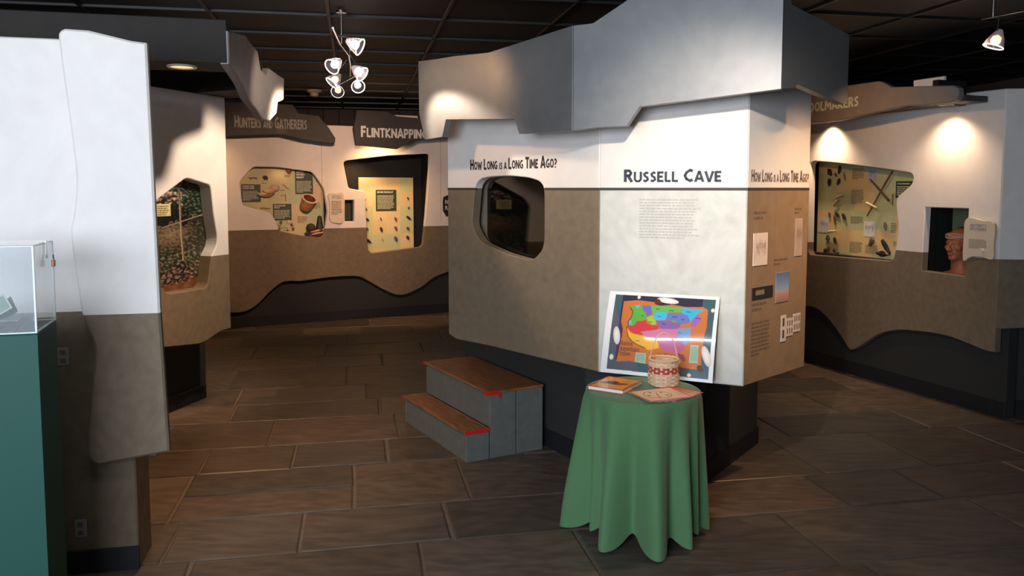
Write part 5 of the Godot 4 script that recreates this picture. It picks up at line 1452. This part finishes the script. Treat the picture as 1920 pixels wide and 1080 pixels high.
	var c := v([0.536, -3.614, 0.762, -3.721, 0.805, -3.513, 0.579, -3.419])
	var ex := c[2] - c[3]
	var ang := atan2(-ex.y, ex.x)
	var im1 := cover_image(1)
	var cmw := printed(im1, 0.3)
	for k in 4:
		var n := 3 - k                       # lowest first
		var y := ty + 0.0025 * k
		var turn := ang + 0.13 * n
		var cen := Vector3((c[0].x + c[2].x) / 2 + 0.02 * n, y, (c[0].y + c[2].y) / 2 - 0.016 * n)
		var TT := Transform3D(Basis(Vector3.UP, turn), cen)
		var bk2 := thing("booklet", lab[n], "booklet", TT, "fanned booklets on the table")
		b = MB.new(); b.box(Vector3(0, 0.001, 0), Vector3(0.226, 0.0016, 0.188), 0.0004); obj("pages", b.mesh(), mats.paper, bk2, TT)
		obj("cover", cover(0.228, 0.19, 0.0018, 0.0006), cmw, bk2, TT)

func cover(w: float, d: float, y: float, th := 0.0016) -> ArrayMesh:
	var b := MB.new()
	b.tri(Vector3(-w / 2, y + th, d / 2), Vector3(w / 2, y + th, d / 2), Vector3(w / 2, y + th, -d / 2), Vector2(0, 1), Vector2(1, 1), Vector2(1, 0))
	b.tri(Vector3(-w / 2, y + th, d / 2), Vector3(w / 2, y + th, -d / 2), Vector3(-w / 2, y + th, -d / 2), Vector2(0, 1), Vector2(1, 0), Vector2(0, 0))
	var e := [Vector3(-w / 2, y, d / 2), Vector3(w / 2, y, d / 2), Vector3(w / 2, y, -d / 2), Vector3(-w / 2, y, -d / 2)]
	for k in 4:
		var a: Vector3 = e[k]; var c: Vector3 = e[(k + 1) % 4]
		b.tri(a, c, c + Vector3(0, th, 0)); b.tri(a, c + Vector3(0, th, 0), a + Vector3(0, th, 0))
	b.tri(e[0], e[2], e[1]); b.tri(e[0], e[3], e[2])
	return b.mesh()

func cover_image(kind: int) -> Image:
	var w := 160; var h := 200 if kind == 0 else 134
	var im := Image.create(w, h, false, Image.FORMAT_RGB8)
	var edge := srgb(214, 70, 34) if kind == 0 else srgb(206, 78, 60)
	var field := srgb(236, 170, 66) if kind == 0 else srgb(240, 208, 170)
	im.fill(edge)
	var m := 10 if kind == 0 else 7
	im.fill_rect(Rect2i(m, m, w - 2 * m, h - 2 * m), field)
	var nz := FastNoiseLite.new(); nz.seed = 8 + kind; nz.frequency = 0.05
	for y in range(m, h - m):
		for x in range(m, w - m):
			var u := float(x) / w - 0.5; var t := float(y) / h - 0.5
			if kind == 0:
				var a := Vector2(u + 0.16, t * 1.2).rotated(0.5); var b := Vector2(u - 0.12, t * 1.2 - 0.04).rotated(0.3)
				var n := nz.get_noise_2d(x, y) * 0.12
				if Vector2(a.x / 0.26, a.y / 0.14).length() + n < 1.0: im.set_pixel(x, y, srgb(70, 52, 34).lerp(srgb(120, 78, 40), n * 4 + 0.4))
				elif Vector2(b.x / 0.25, b.y / 0.11).length() + n * 2 < 1.0: im.set_pixel(x, y, srgb(150, 62, 30).lerp(srgb(84, 40, 24), n * 5 + 0.5))
				elif absf(nz.get_noise_2d(x * 2.0, y * 2.0 + 90)) < 0.025 and absf(t) < 0.32: im.set_pixel(x, y, srgb(150, 86, 40))
			else:
				var r := Vector2((u + 0.08) * w, t * h).length()
				if absf(r - 44) < 1.6: im.set_pixel(x, y, srgb(120, 92, 70))
				elif r < 44:
					var ang := atan2(t * h, (u + 0.08) * w)
					if r > 26 and r < 36 and absf(fposmod(ang, TAU / 5) - TAU / 10) < 0.15: im.set_pixel(x, y, srgb(96, 76, 66))
					elif absf((u + 0.08) * w + t * h * 0.4) < 4.0 - r * 0.09 and r < 26: im.set_pixel(x, y, srgb(222, 120, 40))
				elif u > 0.28 and y % 8 < 2 and absf(t) < 0.3: im.set_pixel(x, y, srgb(190, 160, 130))
	return im

func paint_map() -> Image:
	var w := 448; var h := 336
	var im := Image.create(w, h, false, Image.FORMAT_RGB8)
	im.fill(srgb(238, 238, 236))
	var shapes := [
		[srgb(34, 38, 62), v([0.06, 0.042, 0.97, 0.039, 0.961, 0.965, 0.059, 0.954])],
		[srgb(206, 112, 52), v([0.145, 0.122, 0.281, 0.097, 0.423, 0.111, 0.479, 0.152, 0.594, 0.129, 0.72, 0.147, 0.863, 0.134, 0.911, 0.164, 0.913, 0.267, 0.915, 0.373, 0.899, 0.483, 0.898, 0.564, 0.892, 0.701, 0.892, 0.866, 0.809, 0.866, 0.702, 0.856, 0.595, 0.852, 0.487, 0.863, 0.376, 0.855, 0.264, 0.842, 0.141, 0.861, 0.153, 0.759, 0.16, 0.672, 0.169, 0.558, 0.173, 0.473, 0.146, 0.378, 0.146, 0.253])],
		[srgb(92, 176, 62), v([0.215, 0.196, 0.23, 0.167, 0.328, 0.163, 0.343, 0.229, 0.373, 0.281, 0.371, 0.343, 0.328, 0.355, 0.295, 0.359, 0.27, 0.411, 0.226, 0.417, 0.213, 0.37, 0.238, 0.311, 0.245, 0.241])],
		[srgb(80, 190, 222), v([0.263, 0.163, 0.298, 0.159, 0.297, 0.194, 0.267, 0.203])],
		[srgb(80, 190, 222), v([0.218, 0.362, 0.24, 0.352, 0.248, 0.407, 0.223, 0.417])],
		[srgb(104, 100, 182), v([0.323, 0.163, 0.404, 0.161, 0.42, 0.261, 0.379, 0.3, 0.36, 0.241, 0.331, 0.217])],
		[srgb(90, 182, 84), v([0.404, 0.154, 0.685, 0.155, 0.688, 0.208, 0.547, 0.232, 0.462, 0.229, 0.426, 0.267])],
		[srgb(62, 186, 226), v([0.432, 0.273, 0.462, 0.226, 0.563, 0.23, 0.551, 0.299, 0.542, 0.328, 0.457, 0.332])],
		[srgb(152, 202, 62), v([0.374, 0.308, 0.427, 0.274, 0.457, 0.332, 0.47, 0.378, 0.439, 0.396, 0.399, 0.36])],
		[srgb(100, 116, 192), v([0.558, 0.231, 0.705, 0.226, 0.76, 0.273, 0.763, 0.329, 0.692, 0.362, 0.616, 0.318, 0.555, 0.319])],
		[srgb(52, 180, 222), v([0.685, 0.161, 0.886, 0.167, 0.818, 0.225, 0.773, 0.325, 0.737, 0.249, 0.689, 0.228])],
		[srgb(152, 98, 192), v([0.782, 0.297, 0.829, 0.231, 0.863, 0.28, 0.827, 0.358, 0.777, 0.389])],
		[srgb(130, 92, 172), v([0.468, 0.337, 0.616, 0.318, 0.692, 0.362, 0.674, 0.406, 0.571, 0.447, 0.482, 0.404])],
		[srgb(214, 52, 62), v([0.216, 0.432, 0.27, 0.415, 0.295, 0.359, 0.349, 0.352, 0.37, 0.329, 0.383, 0.375, 0.428, 0.397, 0.498, 0.395, 0.485, 0.445, 0.389, 0.485, 0.358, 0.517, 0.281, 0.514, 0.235, 0.478])],
		[srgb(246, 182, 44), v([0.205, 0.447, 0.247, 0.505, 0.326, 0.529, 0.381, 0.528, 0.489, 0.527, 0.519, 0.661, 0.423, 0.697, 0.388, 0.664, 0.332, 0.647, 0.263, 0.601, 0.227, 0.55])],
		[srgb(210, 116, 162), v([0.335, 0.486, 0.527, 0.432, 0.675, 0.419, 0.702, 0.511, 0.512, 0.551, 0.392, 0.541])],
		[srgb(110, 152, 216), v([0.674, 0.412, 0.778, 0.392, 0.783, 0.554, 0.749, 0.6, 0.686, 0.595, 0.66, 0.517])],
		[srgb(190, 96, 152), v([0.501, 0.546, 0.67, 0.515, 0.75, 0.613, 0.693, 0.705, 0.628, 0.694, 0.541, 0.672])],
		[srgb(150, 60, 66), v([0.682, 0.699, 0.735, 0.712, 0.76, 0.763, 0.746, 0.796, 0.712, 0.757])],
		[srgb(110, 150, 84), v([0.595, 0.314, 0.636, 0.309, 0.66, 0.346, 0.607, 0.346])],
		[srgb(168, 206, 178), v([0.314, 0.734, 0.408, 0.734, 0.409, 0.854, 0.313, 0.848])],
		[srgb(168, 206, 178), v([0.791, 0.593, 0.861, 0.59, 0.865, 0.795, 0.788, 0.797])],
		[srgb(168, 206, 178), v([0.665, 0.771, 0.718, 0.77, 0.715, 0.815, 0.665, 0.817])]]
	for s in shapes:
		var poly: PackedVector2Array = s[1]
		var lo := Vector2(1, 1); var hi := Vector2()
		for p in poly: lo = lo.min(p); hi = hi.max(p)
		for y in range(maxi(0, int(lo.y * h)), mini(h, int(hi.y * h) + 1)):
			for x in range(maxi(0, int(lo.x * w)), mini(w, int(hi.x * w) + 1)):
				if Geometry2D.is_point_in_polygon(Vector2((x + 0.5) / w, (y + 0.5) / h), poly): im.set_pixel(x, y, s[0].lerp(srgb(176, 160, 152), 0.14))  # colours greyed slightly: the glare that washes them out is put into the print
	# teal latticed border, feathers, coast line and small captions
	var border: PackedVector2Array = shapes[0][1]; var inner: PackedVector2Array = shapes[1][1]
	for y in h:
		for x in w:
			var p := Vector2((x + 0.5) / w, (y + 0.5) / h)
			if Geometry2D.is_point_in_polygon(p, border) and not Geometry2D.is_point_in_polygon(p, inner):
				if (x + y * 2) % 9 < 3 and (p.x < 0.13 or p.x > 0.86 or p.y > 0.84): im.set_pixel(x, y, srgb(96, 156, 152))
				elif (x * 2 - y) % 17 < 2: im.set_pixel(x, y, srgb(92, 60, 84))
	var feathers := [[Vector2(0.549, 0.083), Vector2(0.1, 0.035), -0.15], [Vector2(0.121, 0.55), Vector2(0.032, 0.11), 0.12], [Vector2(0.093, 0.811), Vector2(0.02, 0.035), 0.0], [Vector2(0.933, 0.708), Vector2(0.035, 0.12), 0.25], [Vector2(0.282, 0.062), Vector2(0.016, 0.02), 0.0], [Vector2(0.952, 0.169), Vector2(0.016, 0.025), 0.0], [Vector2(0.797, 0.938), Vector2(0.018, 0.022), 0.0]]
	var tips := [[Vector2(0.457, 0.107), Vector2(0.03, 0.04), 0.3], [Vector2(0.886, 0.853), Vector2(0.025, 0.04), 0.3]]
	for pass_ in 2:
		for f in [feathers, tips][pass_]:
			for y in h:
				for x in w:
					var d: Vector2 = (Vector2((x + 0.5) / w, (y + 0.5) / h) - f[0]).rotated(f[2])
					var e := Vector2(d.x / f[1].x, d.y / f[1].y).length()
					if e < 1.0: im.set_pixel(x, y, srgb(240, 234, 226).lerp(srgb(196, 182, 170), clampf(e - 0.4, 0, 1)) if pass_ == 0 else srgb(96, 58, 46))
	var r := RandomNumberGenerator.new(); r.seed = 4
	var caps := v([0.449, 0.193, 0.567, 0.205, 0.724, 0.204, 0.476, 0.284, 0.603, 0.276, 0.689, 0.302, 0.404, 0.359, 0.324, 0.287, 0.307, 0.595, 0.677, 0.46, 0.523, 0.371, 0.811, 0.273])
	for c in caps: im.fill_rect(Rect2i(int(c.x * w), int(c.y * h), r.randi_range(10, 22), 2), srgb(40, 44, 60))
	for box in [v([0.324, 0.75, 0.403, 0.834]), v([0.798, 0.613, 0.863, 0.777])]:
		for y in range(int(box[0].y * h), int(box[1].y * h), 3): im.fill_rect(Rect2i(int(box[0].x * w), y, int((box[1].x - box[0].x) * w), 1), srgb(110, 140, 124))
	var coast := v([0.215, 0.196, 0.245, 0.244, 0.238, 0.314, 0.21, 0.373, 0.223, 0.421, 0.205, 0.447, 0.229, 0.549, 0.265, 0.6, 0.334, 0.647, 0.388, 0.667])
	for i in coast.size() - 1:
		for k in 60:
			var p := coast[i].lerp(coast[i + 1], k / 60.0)
			im.fill_rect(Rect2i(int(p.x * w) - 1, int(p.y * h), 2, 2), srgb(60, 48, 40))
	return im

func basket(T: Transform3D):
	var o := thing("basket", "small woven splint basket with a red band and thin arched handle on the table", "basket", T)
	var cane := plain(222, 190, 158, 0.7); var red := plain(188, 58, 56, 0.65); var pale := plain(232, 204, 172, 0.7)
	var stakes := 20
	var H := 0.118
	var outline := func(w: float, y: float) -> float:
		var f := y / H
		var sq := pow(pow(absf(cos(w)), 5.0) + pow(absf(sin(w)), 5.0), -0.2)     # square at the foot
		return lerpf(0.061 * lerpf(sq, 1.0, 0.25), 0.0665, smoothstep(0.0, 0.8, f)) + 0.004 * sin(f * PI)
	var rows := 12
	for i in rows:
		var y: float = 0.006 + H * i / rows
		var ring_o := []; var ring_o2 := []; var ring_i := []; var ring_i2 := []
		for j in stakes * 4:
			var w := TAU * j / (stakes * 4)
			var k := cos(w * stakes / 2.0 * 1.0 + (PI if i % 2 else 0.0))
			var r: float = outline.call(w, y) + 0.0022 * k
			var d := Vector3(cos(w), 0, sin(w))
			ring_o.append(d * (r + 0.0012) + Vector3(0, y, 0)); ring_o2.append(d * (r + 0.0012) + Vector3(0, y + 0.0088, 0))
			ring_i.append(d * (r - 0.0008) + Vector3(0, y, 0)); ring_i2.append(d * (r - 0.0008) + Vector3(0, y + 0.0088, 0))
		var b := MB.new(); b.grid([ring_o2, ring_i2, ring_i, ring_o, ring_o2], true, true)
		obj("weaver", b.mesh(), red if i in [6, 7, 8] else (cane if i % 2 else pale), o, T)
	for j in stakes:
		var w := TAU * j / stakes
		var b := MB.new()
		var wd := 0.0058
		var side := Vector3(-sin(w), 0, cos(w))
		var ro := []
		for i in 13:
			var y: float = 0.004 + (H + 0.006) * i / 12.0
			var r: float = outline.call(w, minf(y, H)) + 0.0004
			var c := Vector3(cos(w) * r, y, sin(w) * r); var d := Vector3(cos(w), 0, sin(w)) * 0.0006
			ro.append([c - side * wd + d, c + side * wd + d, c + side * wd - d, c - side * wd - d])
		b.grid(ro, true, false)
		obj("stake", b.mesh(), cane, o, T)
	var fl := []
	for i in 3:
		var row := []
		for j in 40:
			var w := TAU * j / 40
			row.append(Vector3(cos(w), 0, sin(w)) * (outline.call(w, 0.0) - 0.002) * [0.001, 0.6, 1.0][i] + Vector3(0, 0.004, 0))
		fl.append(row)
	var fb := MB.new(); fb.grid(fl, true, true); obj("base", fb.mesh(), cane, o, T)
	var rim := []
	for j in 61:
		var w := TAU * j / 60
		rim.append(Vector3(cos(w) * 0.0675, H + 0.008 + 0.0015 * sin(w * 15), sin(w) * 0.0675))
	var rb := MB.new(); rb.tube(rim, 0.0062, 8, false)
	obj("rim", rb.mesh(), plain(214, 178, 142, 0.7), o, T)
	var arch := []
	for j in 25:
		var w := PI * j / 24.0
		arch.append(Vector3(cos(w) * 0.0675, H - 0.03 + sin(w) * 0.165, 0))
	var hb := MB.new(); hb.tube(arch, 0.0024, 6)
	obj("handle", hb.mesh(), plain(226, 192, 158, 0.6), o, T * Transform3D(Basis(Vector3.UP, -0.2), Vector3()))

# ---------------------------------------------------------------- donation box on its pedestal
func build_donation():
	var a := Vector2(-1.521, -2.547); var bq := Vector2(-1.61, -2.811)
	var side := (bq - a).normalized()
	var fr := Vector2(-0.962, 0.268)      # along the front, away from the corner
	var W := 0.42
	var back := a.distance_to(bq)
	var c0 := a; var c1 := a + fr * W; var c2 := bq + fr * W; var c3 := bq
	var ped := thing("pedestal", "tall dark teal pedestal at the left edge carrying the clear donation box", "pedestal", Transform3D(Basis(), Vector3((c0.x + c2.x) / 2, 0, (c0.y + c2.y) / 2)))
	obj("column", prism(PackedVector2Array([c0, c1, c2, c3]), 0.0, 1.135, plain(6, 68, 56, 0.65), 0.004), null, ped, Transform3D())
	var FT := Transform3D(Basis(Vector3.UP, atan2(-(c0 - c1).y, (c0 - c1).x)), Vector3(c1.x, 0, c1.y))
	var box := thing("donation_box", "clear acrylic donation box standing on the teal pedestal", "donation box", Transform3D(Basis(), Vector3((c0.x + c2.x) / 2, 1.135, (c0.y + c2.y) / 2)))
	var h := 0.278
	var acr := StandardMaterial3D.new(); acr.transparency = BaseMaterial3D.TRANSPARENCY_ALPHA; acr.albedo_color = Color(0.9, 0.95, 0.97, 0.1); acr.roughness = 0.02
	var edge := plain(214, 228, 226, 0.25)
	var cs := [c0, c1, c2, c3]
	for k in 4:
		var p: Vector2 = cs[k].lerp((c0 + c2) / 2, 0.012); var q: Vector2 = cs[(k + 1) % 4].lerp((c0 + c2) / 2, 0.012)
		var d := (q - p); var T := Transform3D(Basis(Vector3.UP, atan2(-d.y, d.x)), Vector3(p.x, 1.137, p.y))
		var b := MB.new(); b.box(Vector3(d.length() / 2, h / 2, 0), Vector3(d.length() - 0.004, h, 0.005)); obj("wall_pane", b.mesh(), acr, box, T)
		b = MB.new(); b.box(Vector3(0, h / 2, 0), Vector3(0.006, h, 0.006), 0.001); obj("corner_edge", b.mesh(), edge, box, T)
		b = MB.new(); b.box(Vector3(d.length() / 2, 0.002, 0), Vector3(d.length(), 0.004, 0.006), 0.001); obj("bottom_edge", b.mesh(), edge, box, T)
		b = MB.new(); b.box(Vector3(d.length() / 2, h + 0.001, 0), Vector3(d.length(), 0.003, 0.006), 0.0008); obj("top_edge", b.mesh(), edge, box, T)
	var lid := PackedVector2Array()
	for k in 4: lid.append(cs[k].lerp((c0 + c2) / 2, 0.02))
	obj("lid", prism(lid, 1.137 + h + 0.003, 1.142 + h, acr), null, box, Transform3D())
	var dd := c3 - c0
	var ST := Transform3D(Basis(Vector3.UP, atan2(-dd.y, dd.x)), Vector3(c0.x, 1.137, c0.y))      # the side face, towards the room
	var b := MB.new(); b.box(Vector3(0.16, h - 0.02, 0.004), Vector3(0.022, 0.06, 0.004), 0.001); obj("hasp", b.mesh(), mats.chrome, box, ST)
	b = MB.new()
	var LT := ST * Transform3D(Basis(), Vector3(0.196, h - 0.062, 0.016))
	var pad := thing("padlock", "small brass padlock hanging on the hasp of the donation box", "padlock", LT)
	b.box(Vector3(0, -0.008, 0), Vector3(0.02, 0.024, 0.01), 0.002); obj("body", b.mesh(), plain(150, 104, 74, 0.35, 0.7), pad, LT)
	var sh := []
	for k in 13: sh.append(Vector3(cos(PI * k / 12.0) * 0.0065, 0.004 + sin(PI * k / 12.0) * 0.016, 0))
	b = MB.new(); b.tube(sh, 0.0016, 6); obj("shackle", b.mesh(), mats.chrome, pad, LT)
	# banknotes
	var note := Image.create(96, 42, false, Image.FORMAT_RGB8)
	note.fill(srgb(166, 172, 156))
	note.fill_rect(Rect2i(4, 4, 88, 34), srgb(96, 114, 98))
	for y in range(5, 37):
		for x in range(5, 91):
			var r := Vector2((x - 48) / 15.0, (y - 21) / 14.0).length()
			if r < 1.0: note.set_pixel(x, y, srgb(84, 106, 92) if r < 0.75 else srgb(176, 190, 170))
			elif (x * 3 + y * 2) % 7 < 2: note.set_pixel(x, y, srgb(158, 174, 154))
	var nm := printed(note, 0.6); nm.cull_mode = BaseMaterial3D.CULL_DISABLED
	var old := nm.duplicate(); old.albedo_color = srgb(150, 128, 104)
	var mid := (c0 + c2) / 2
	var spots_ := [[0.095, 0.062, 0.62, 0.0, 1.12, "banknote standing tilted against the right pane of the donation box"], [0.06, 0.052, 0.4, 0.6, 1.1, "crumpled banknote behind the tilted one in the donation box"], [0.1, 0.018, -0.12, 0.3, 0.25, "banknote lying flat under the tilted one in the donation box"], [0.02, 0.022, 0.1, -0.4, 0.3, "banknote in the middle of the heap in the donation box"], [-0.05, 0.026, 0.25, 0.8, 0.4, "folded banknote left of the middle of the donation heap"], [0.14, 0.016, 0.05, 1.3, 0.2, "banknote end sticking out at the right foot of the heap"], [0.05, 0.012, 0.0, 0.2, 0.05, "lowest banknote flat on the floor of the donation box"]]
	for k in spots_.size():
		var e = spots_[k]
		var T := Transform3D(Basis(), Vector3(mid.x + e[0], 1.14 + e[1], mid.y + [0.07, 0.0, 0.06, 0.05, 0.02, 0.03, 0.03][k])) * Transform3D(Basis(Vector3.UP, 0.25 + e[3] * 0.4) * Basis(Vector3(0, 0, 1), e[2]) * Basis(Vector3(1, 0, 0), e[4]), Vector3())
		var rows := []
		for i in 9:
			var row := []
			for j in 5: row.append(Vector3((i / 8.0 - 0.5) * 0.13, sin(i / 8.0 * PI * (1.0 + k % 3)) * 0.008 * (1 + k % 2), (j / 4.0 - 0.5) * 0.06))
			rows.append(row)
		b = MB.new(); b.grid(rows, false, false)
		for i in b.p.size(): b.t[i] = Vector2(b.p[i].x / 0.13 + 0.5, b.p[i].z / 0.06 + 0.5)
		tag(obj("banknote", b.mesh(), nm if k in [0, 3] else old, null, T), e[5], "banknote", "money in the donation box")
	for k in 4:
		var co := MB.new(); co.lathe([Vector2(0, 0), Vector2(0.011, 0), Vector2(0.0115, 0.001), Vector2(0.011, 0.002), Vector2(0, 0.002)], 14)
		var r := Vector3(mid.x + [0.15, 0.08, 0.0, -0.12][k], 1.1385, mid.y + [0.06, 0.11, 0.1, 0.12][k])
		tag(obj("coin", co.mesh(), plain(150, 120, 86, 0.4, 0.7), null, Transform3D(Basis(), r)), ["coin nearest the right pane on the donation box floor", "coin near the front pane of the donation box", "coin under the edge of the money heap", "coin farthest left on the donation box floor"][k], "coin")

# ---------------------------------------------------------------- lights and detectors
func recessed(at: Vector3, label: String, r: float):
	var T := Transform3D(Basis(), at)
	var o := thing("recessed_light", label, "light fitting", T, "recessed downlights")
	var b := MB.new(); b.lathe([Vector2(r * 0.8, 0.004), Vector2(r * 0.82, -0.006), Vector2(r, -0.006), Vector2(r * 1.02, 0.0), Vector2(r * 1.0, 0.004)], 28); obj("trim_ring", b.mesh(), plain(214, 196, 172, 0.35), o, T)
	b = MB.new(); b.lathe([Vector2(0, 0.002), Vector2(r * 0.8, 0.0)], 24)
	var f := MB.new(); f.lathe([Vector2(r * 0.8, -0.001), Vector2(r * 0.4, 0.001), Vector2(0.0, 0.0015)], 24, Transform3D(Basis(), Vector3()))
	obj("lamp_face", f.mesh(), mats.dim_bulb, o, T)

func lamp_head(parent: Node3D, at: Vector3, to: Vector3, glow: Material):
	var d := (to - at).normalized()
	var up := Vector3.UP if absf(d.y) < 0.95 else Vector3.RIGHT
	var x := up.cross(-d).normalized()
	var B := Basis(x, -d, x.cross(-d))            # local -y points where the lamp points
	var T := Transform3D(B, at)
	var b := MB.new(); b.lathe([Vector2(0.046, -0.045), Vector2(0.044, -0.03), Vector2(0.034, 0.0), Vector2(0.018, 0.03), Vector2(0.012, 0.04), Vector2(0.0, 0.042)], 20)
	var h := obj("lamp_shade", b.mesh(), mats.shade, parent, T)
	b = MB.new(); b.lathe([Vector2(0.0, -0.032), Vector2(0.018, -0.03), Vector2(0.024, -0.016), Vector2(0.02, 0.004), Vector2(0.0, 0.016)], 16)
	obj("bulb", b.mesh(), glow, h, T)
	b = MB.new(); b.lathe([Vector2(0.0455, -0.047), Vector2(0.0485, -0.045), Vector2(0.047, -0.041)], 20); obj("lit_shade_ring", b.mesh(), glow if glow == mats.bulb else mats.ring, h, T)  # the rim glows by emission for the lamplight it catches

func build_fittings():
	mats.shade = StandardMaterial3D.new(); mats.shade.transparency = BaseMaterial3D.TRANSPARENCY_ALPHA; mats.shade.albedo_color = Color(0.95, 0.93, 0.95, 0.12); mats.shade.roughness = 0.08
	mats.ring = StandardMaterial3D.new(); mats.ring.emission_enabled = true; mats.ring.emission = Color(1, 0.95, 0.98); mats.ring.emission_energy_multiplier = 1.6  # gleam on the glass rim, put in as emission
	var steel := plain(190, 186, 180, 0.25, 1.0)
	# left track
	var base := Vector3(-1.06, CEIL, -5.0)
	var o := thing("track_light", "six-headed track light hanging from the ceiling left of the kiosk", "track light", Transform3D(Basis(), base))
	var y := 2.43
	var b := MB.new(); b.tube([Vector3(-0.93, y, -4.25), Vector3(-0.99, y, -4.7), Vector3(-1.02, y, -5.1), Vector3(-1.09, y, -5.5), Vector3(-1.2, y, -6.05)], 0.006, 8); obj("rail", b.mesh(), steel, o, Transform3D())
	for p in [Vector3(-1.0, y, -4.8), Vector3(-1.15, y, -5.8)]:
		b = MB.new(); b.tube([p, Vector3(p.x, CEIL - 0.012, p.z)], 0.007, 8); b.lathe([Vector2(0, 0), Vector2(0.03, 0), Vector2(0.03, 0.012), Vector2(0, 0.012)], 16, Transform3D(Basis(), Vector3(p.x, CEIL - 0.026, p.z))); obj("standoff", b.mesh(), steel, o, Transform3D())
	for k in heads.size():
		var at: Vector3 = heads[k][0]
		b = MB.new(); b.tube([at + Vector3(0, 0.03, 0), Vector3(lerpf(at.x, -1.03, 0.6), y, at.z - 0.02)], 0.004, 6); obj("stem", b.mesh(), steel, o, Transform3D())
		lamp_head(o, at, heads[k][1], mats.bulb if k in [0, 1, 2, 4] else mats.dim_bulb)
	# right track, one head in view
	o = thing("track_light", "single small glass-shaded track lamp hanging at the upper right of the ceiling", "track light", Transform3D(Basis(), Vector3(2.55, CEIL, -4.3)))
	var p0 := Vector3(2.36, 2.33, -3.98)
	b = MB.new(); b.tube([Vector3(2.335, 2.437, -4.07), Vector3(2.4, 2.437, -3.93), Vector3(2.75, 2.437, -3.2)], 0.004, 8); obj("rail", b.mesh(), steel, o, Transform3D())
	b = MB.new(); b.tube([Vector3(2.36, 2.437, -4.02), Vector3(2.36, CEIL - 0.012, -4.02)], 0.007, 8); obj("standoff", b.mesh(), steel, o, Transform3D())
	b = MB.new(); b.tube([p0 + Vector3(0, 0.03, 0), Vector3(2.372, 2.437, -3.99)], 0.004, 6); obj("stem", b.mesh(), steel, o, Transform3D())
	lamp_head(o, p0, p0 + Vector3(-0.3, -0.9, -0.1), mats.dim_bulb)
	# unseen head above the camera, placed to light the title panel
	o = thing("track_light", "single unseen lamp near the viewer, placed to light the kiosk's title panel", "track light", Transform3D(Basis(), Vector3(0.42, CEIL, -2.0)))
	var p1 := Vector3(0.42, 2.36, -2.05)
	b = MB.new(); b.tube([p1 + Vector3(0, 0.03, 0.03), Vector3(0.42, CEIL - 0.012, -2.0)], 0.006, 8); obj("stem", b.mesh(), steel, o, Transform3D())
	lamp_head(o, p1, Vector3(0.96, 1.58, -3.98), mats.bulb)
	o = thing("track_light", "unseen lamp behind the kiosk canopy, placed to light the right-hand wall", "track light", Transform3D(Basis(), Vector3(1.78, CEIL, -5.75)))  # hidden by the canopy; stands here to light the right wall
	var p2 := Vector3(1.78, 2.38, -5.75)
	b = MB.new(); b.tube([p2 + Vector3(0, 0.03, 0), Vector3(1.78, CEIL - 0.012, -5.75)], 0.006, 8); obj("stem", b.mesh(), steel, o, Transform3D())
	lamp_head(o, p2, Vector3(2.98, 1.45, -6.35), mats.dim_bulb)
	# unseen tube on the ceiling near the viewer, placed for the streak in the laminated map
	var TC := Vector3(-0.84, CEIL - 0.075, -1.41)
	var tl := thing("unseen_tube_light", "unseen tube light out of view on the black ceiling above the viewer", "tube light", Transform3D(Basis(Vector3.UP, -0.434), TC))
	b = MB.new(); b.box(Vector3(0, 0.035, 0), Vector3(1.3, 0.04, 0.08), 0.006); obj("housing", b.mesh(), mats.white, tl, tl.transform)
	b = MB.new(); b.tube([Vector3(-0.6, -0.01, 0), Vector3(0.6, -0.01, 0)], 0.024, 12)
	var tg := StandardMaterial3D.new(); tg.emission_enabled = true; tg.emission = Color(0.95, 0.98, 1.0); tg.emission_energy_multiplier = 40.0
	obj("tube", b.mesh(), tg, tl, tl.transform)
	var ta := AreaLight3D.new(); ta.name = "unseen_tube_glow"; add_child(ta); ta.area_size = Vector2(1.2, 0.03); ta.light_energy = 0.1; ta.light_color = Color(0.95, 0.98, 1.0); ta.area_range = 12.0; ta.shadow_enabled = true
	ta.transform = tl.transform * Transform3D(Basis(Vector3.RIGHT, -PI / 2), Vector3(0, -0.03, 0))
	# downlights of the alcove canopy
	var r1 := Vector2(-1.752, -4.329); var r2 := Vector2(-2.233, -5.807)
	recessed(Vector3(r1.x, 2.244, r1.y), "recessed downlight in the front beam of the alcove canopy", 0.075)
	recessed(Vector3(r2.x, 2.244, r2.y), "recessed downlight in the rear beam of the alcove canopy", 0.07)
	spot("alcove_downlight", Vector3(r1.x, 2.23, r1.y), Vector3(r1.x - 0.1, 0.0, r1.y - 0.3), 50, 2.6, warm, 0.8)
	spot("alcove_downlight", Vector3(r2.x, 2.23, r2.y), Vector3(r2.x, 0.0, r2.y), 50, 1.0, warm, 0.8)
	# smoke detector
	var sp := Vector2(-2.089, -8.594)
	var T := Transform3D(Basis(), Vector3(sp.x, CEIL - 0.014, sp.y))
	var s := thing("smoke_detector", "cream smoke detector on the black ceiling left of the track light", "smoke detector", T)
	b = MB.new(); b.lathe([Vector2(0, -0.03), Vector2(0.055, -0.03), Vector2(0.075, -0.018), Vector2(0.078, 0.0), Vector2(0, 0.0)], 28); obj("base", b.mesh(), plain(190, 170, 140, 0.5), s, T)
	b = MB.new(); b.lathe([Vector2(0, -0.07), Vector2(0.03, -0.07), Vector2(0.042, -0.06), Vector2(0.046, -0.03), Vector2(0, -0.03)], 24); obj("sensor_cap", b.mesh(), plain(176, 156, 126, 0.5), s, T)
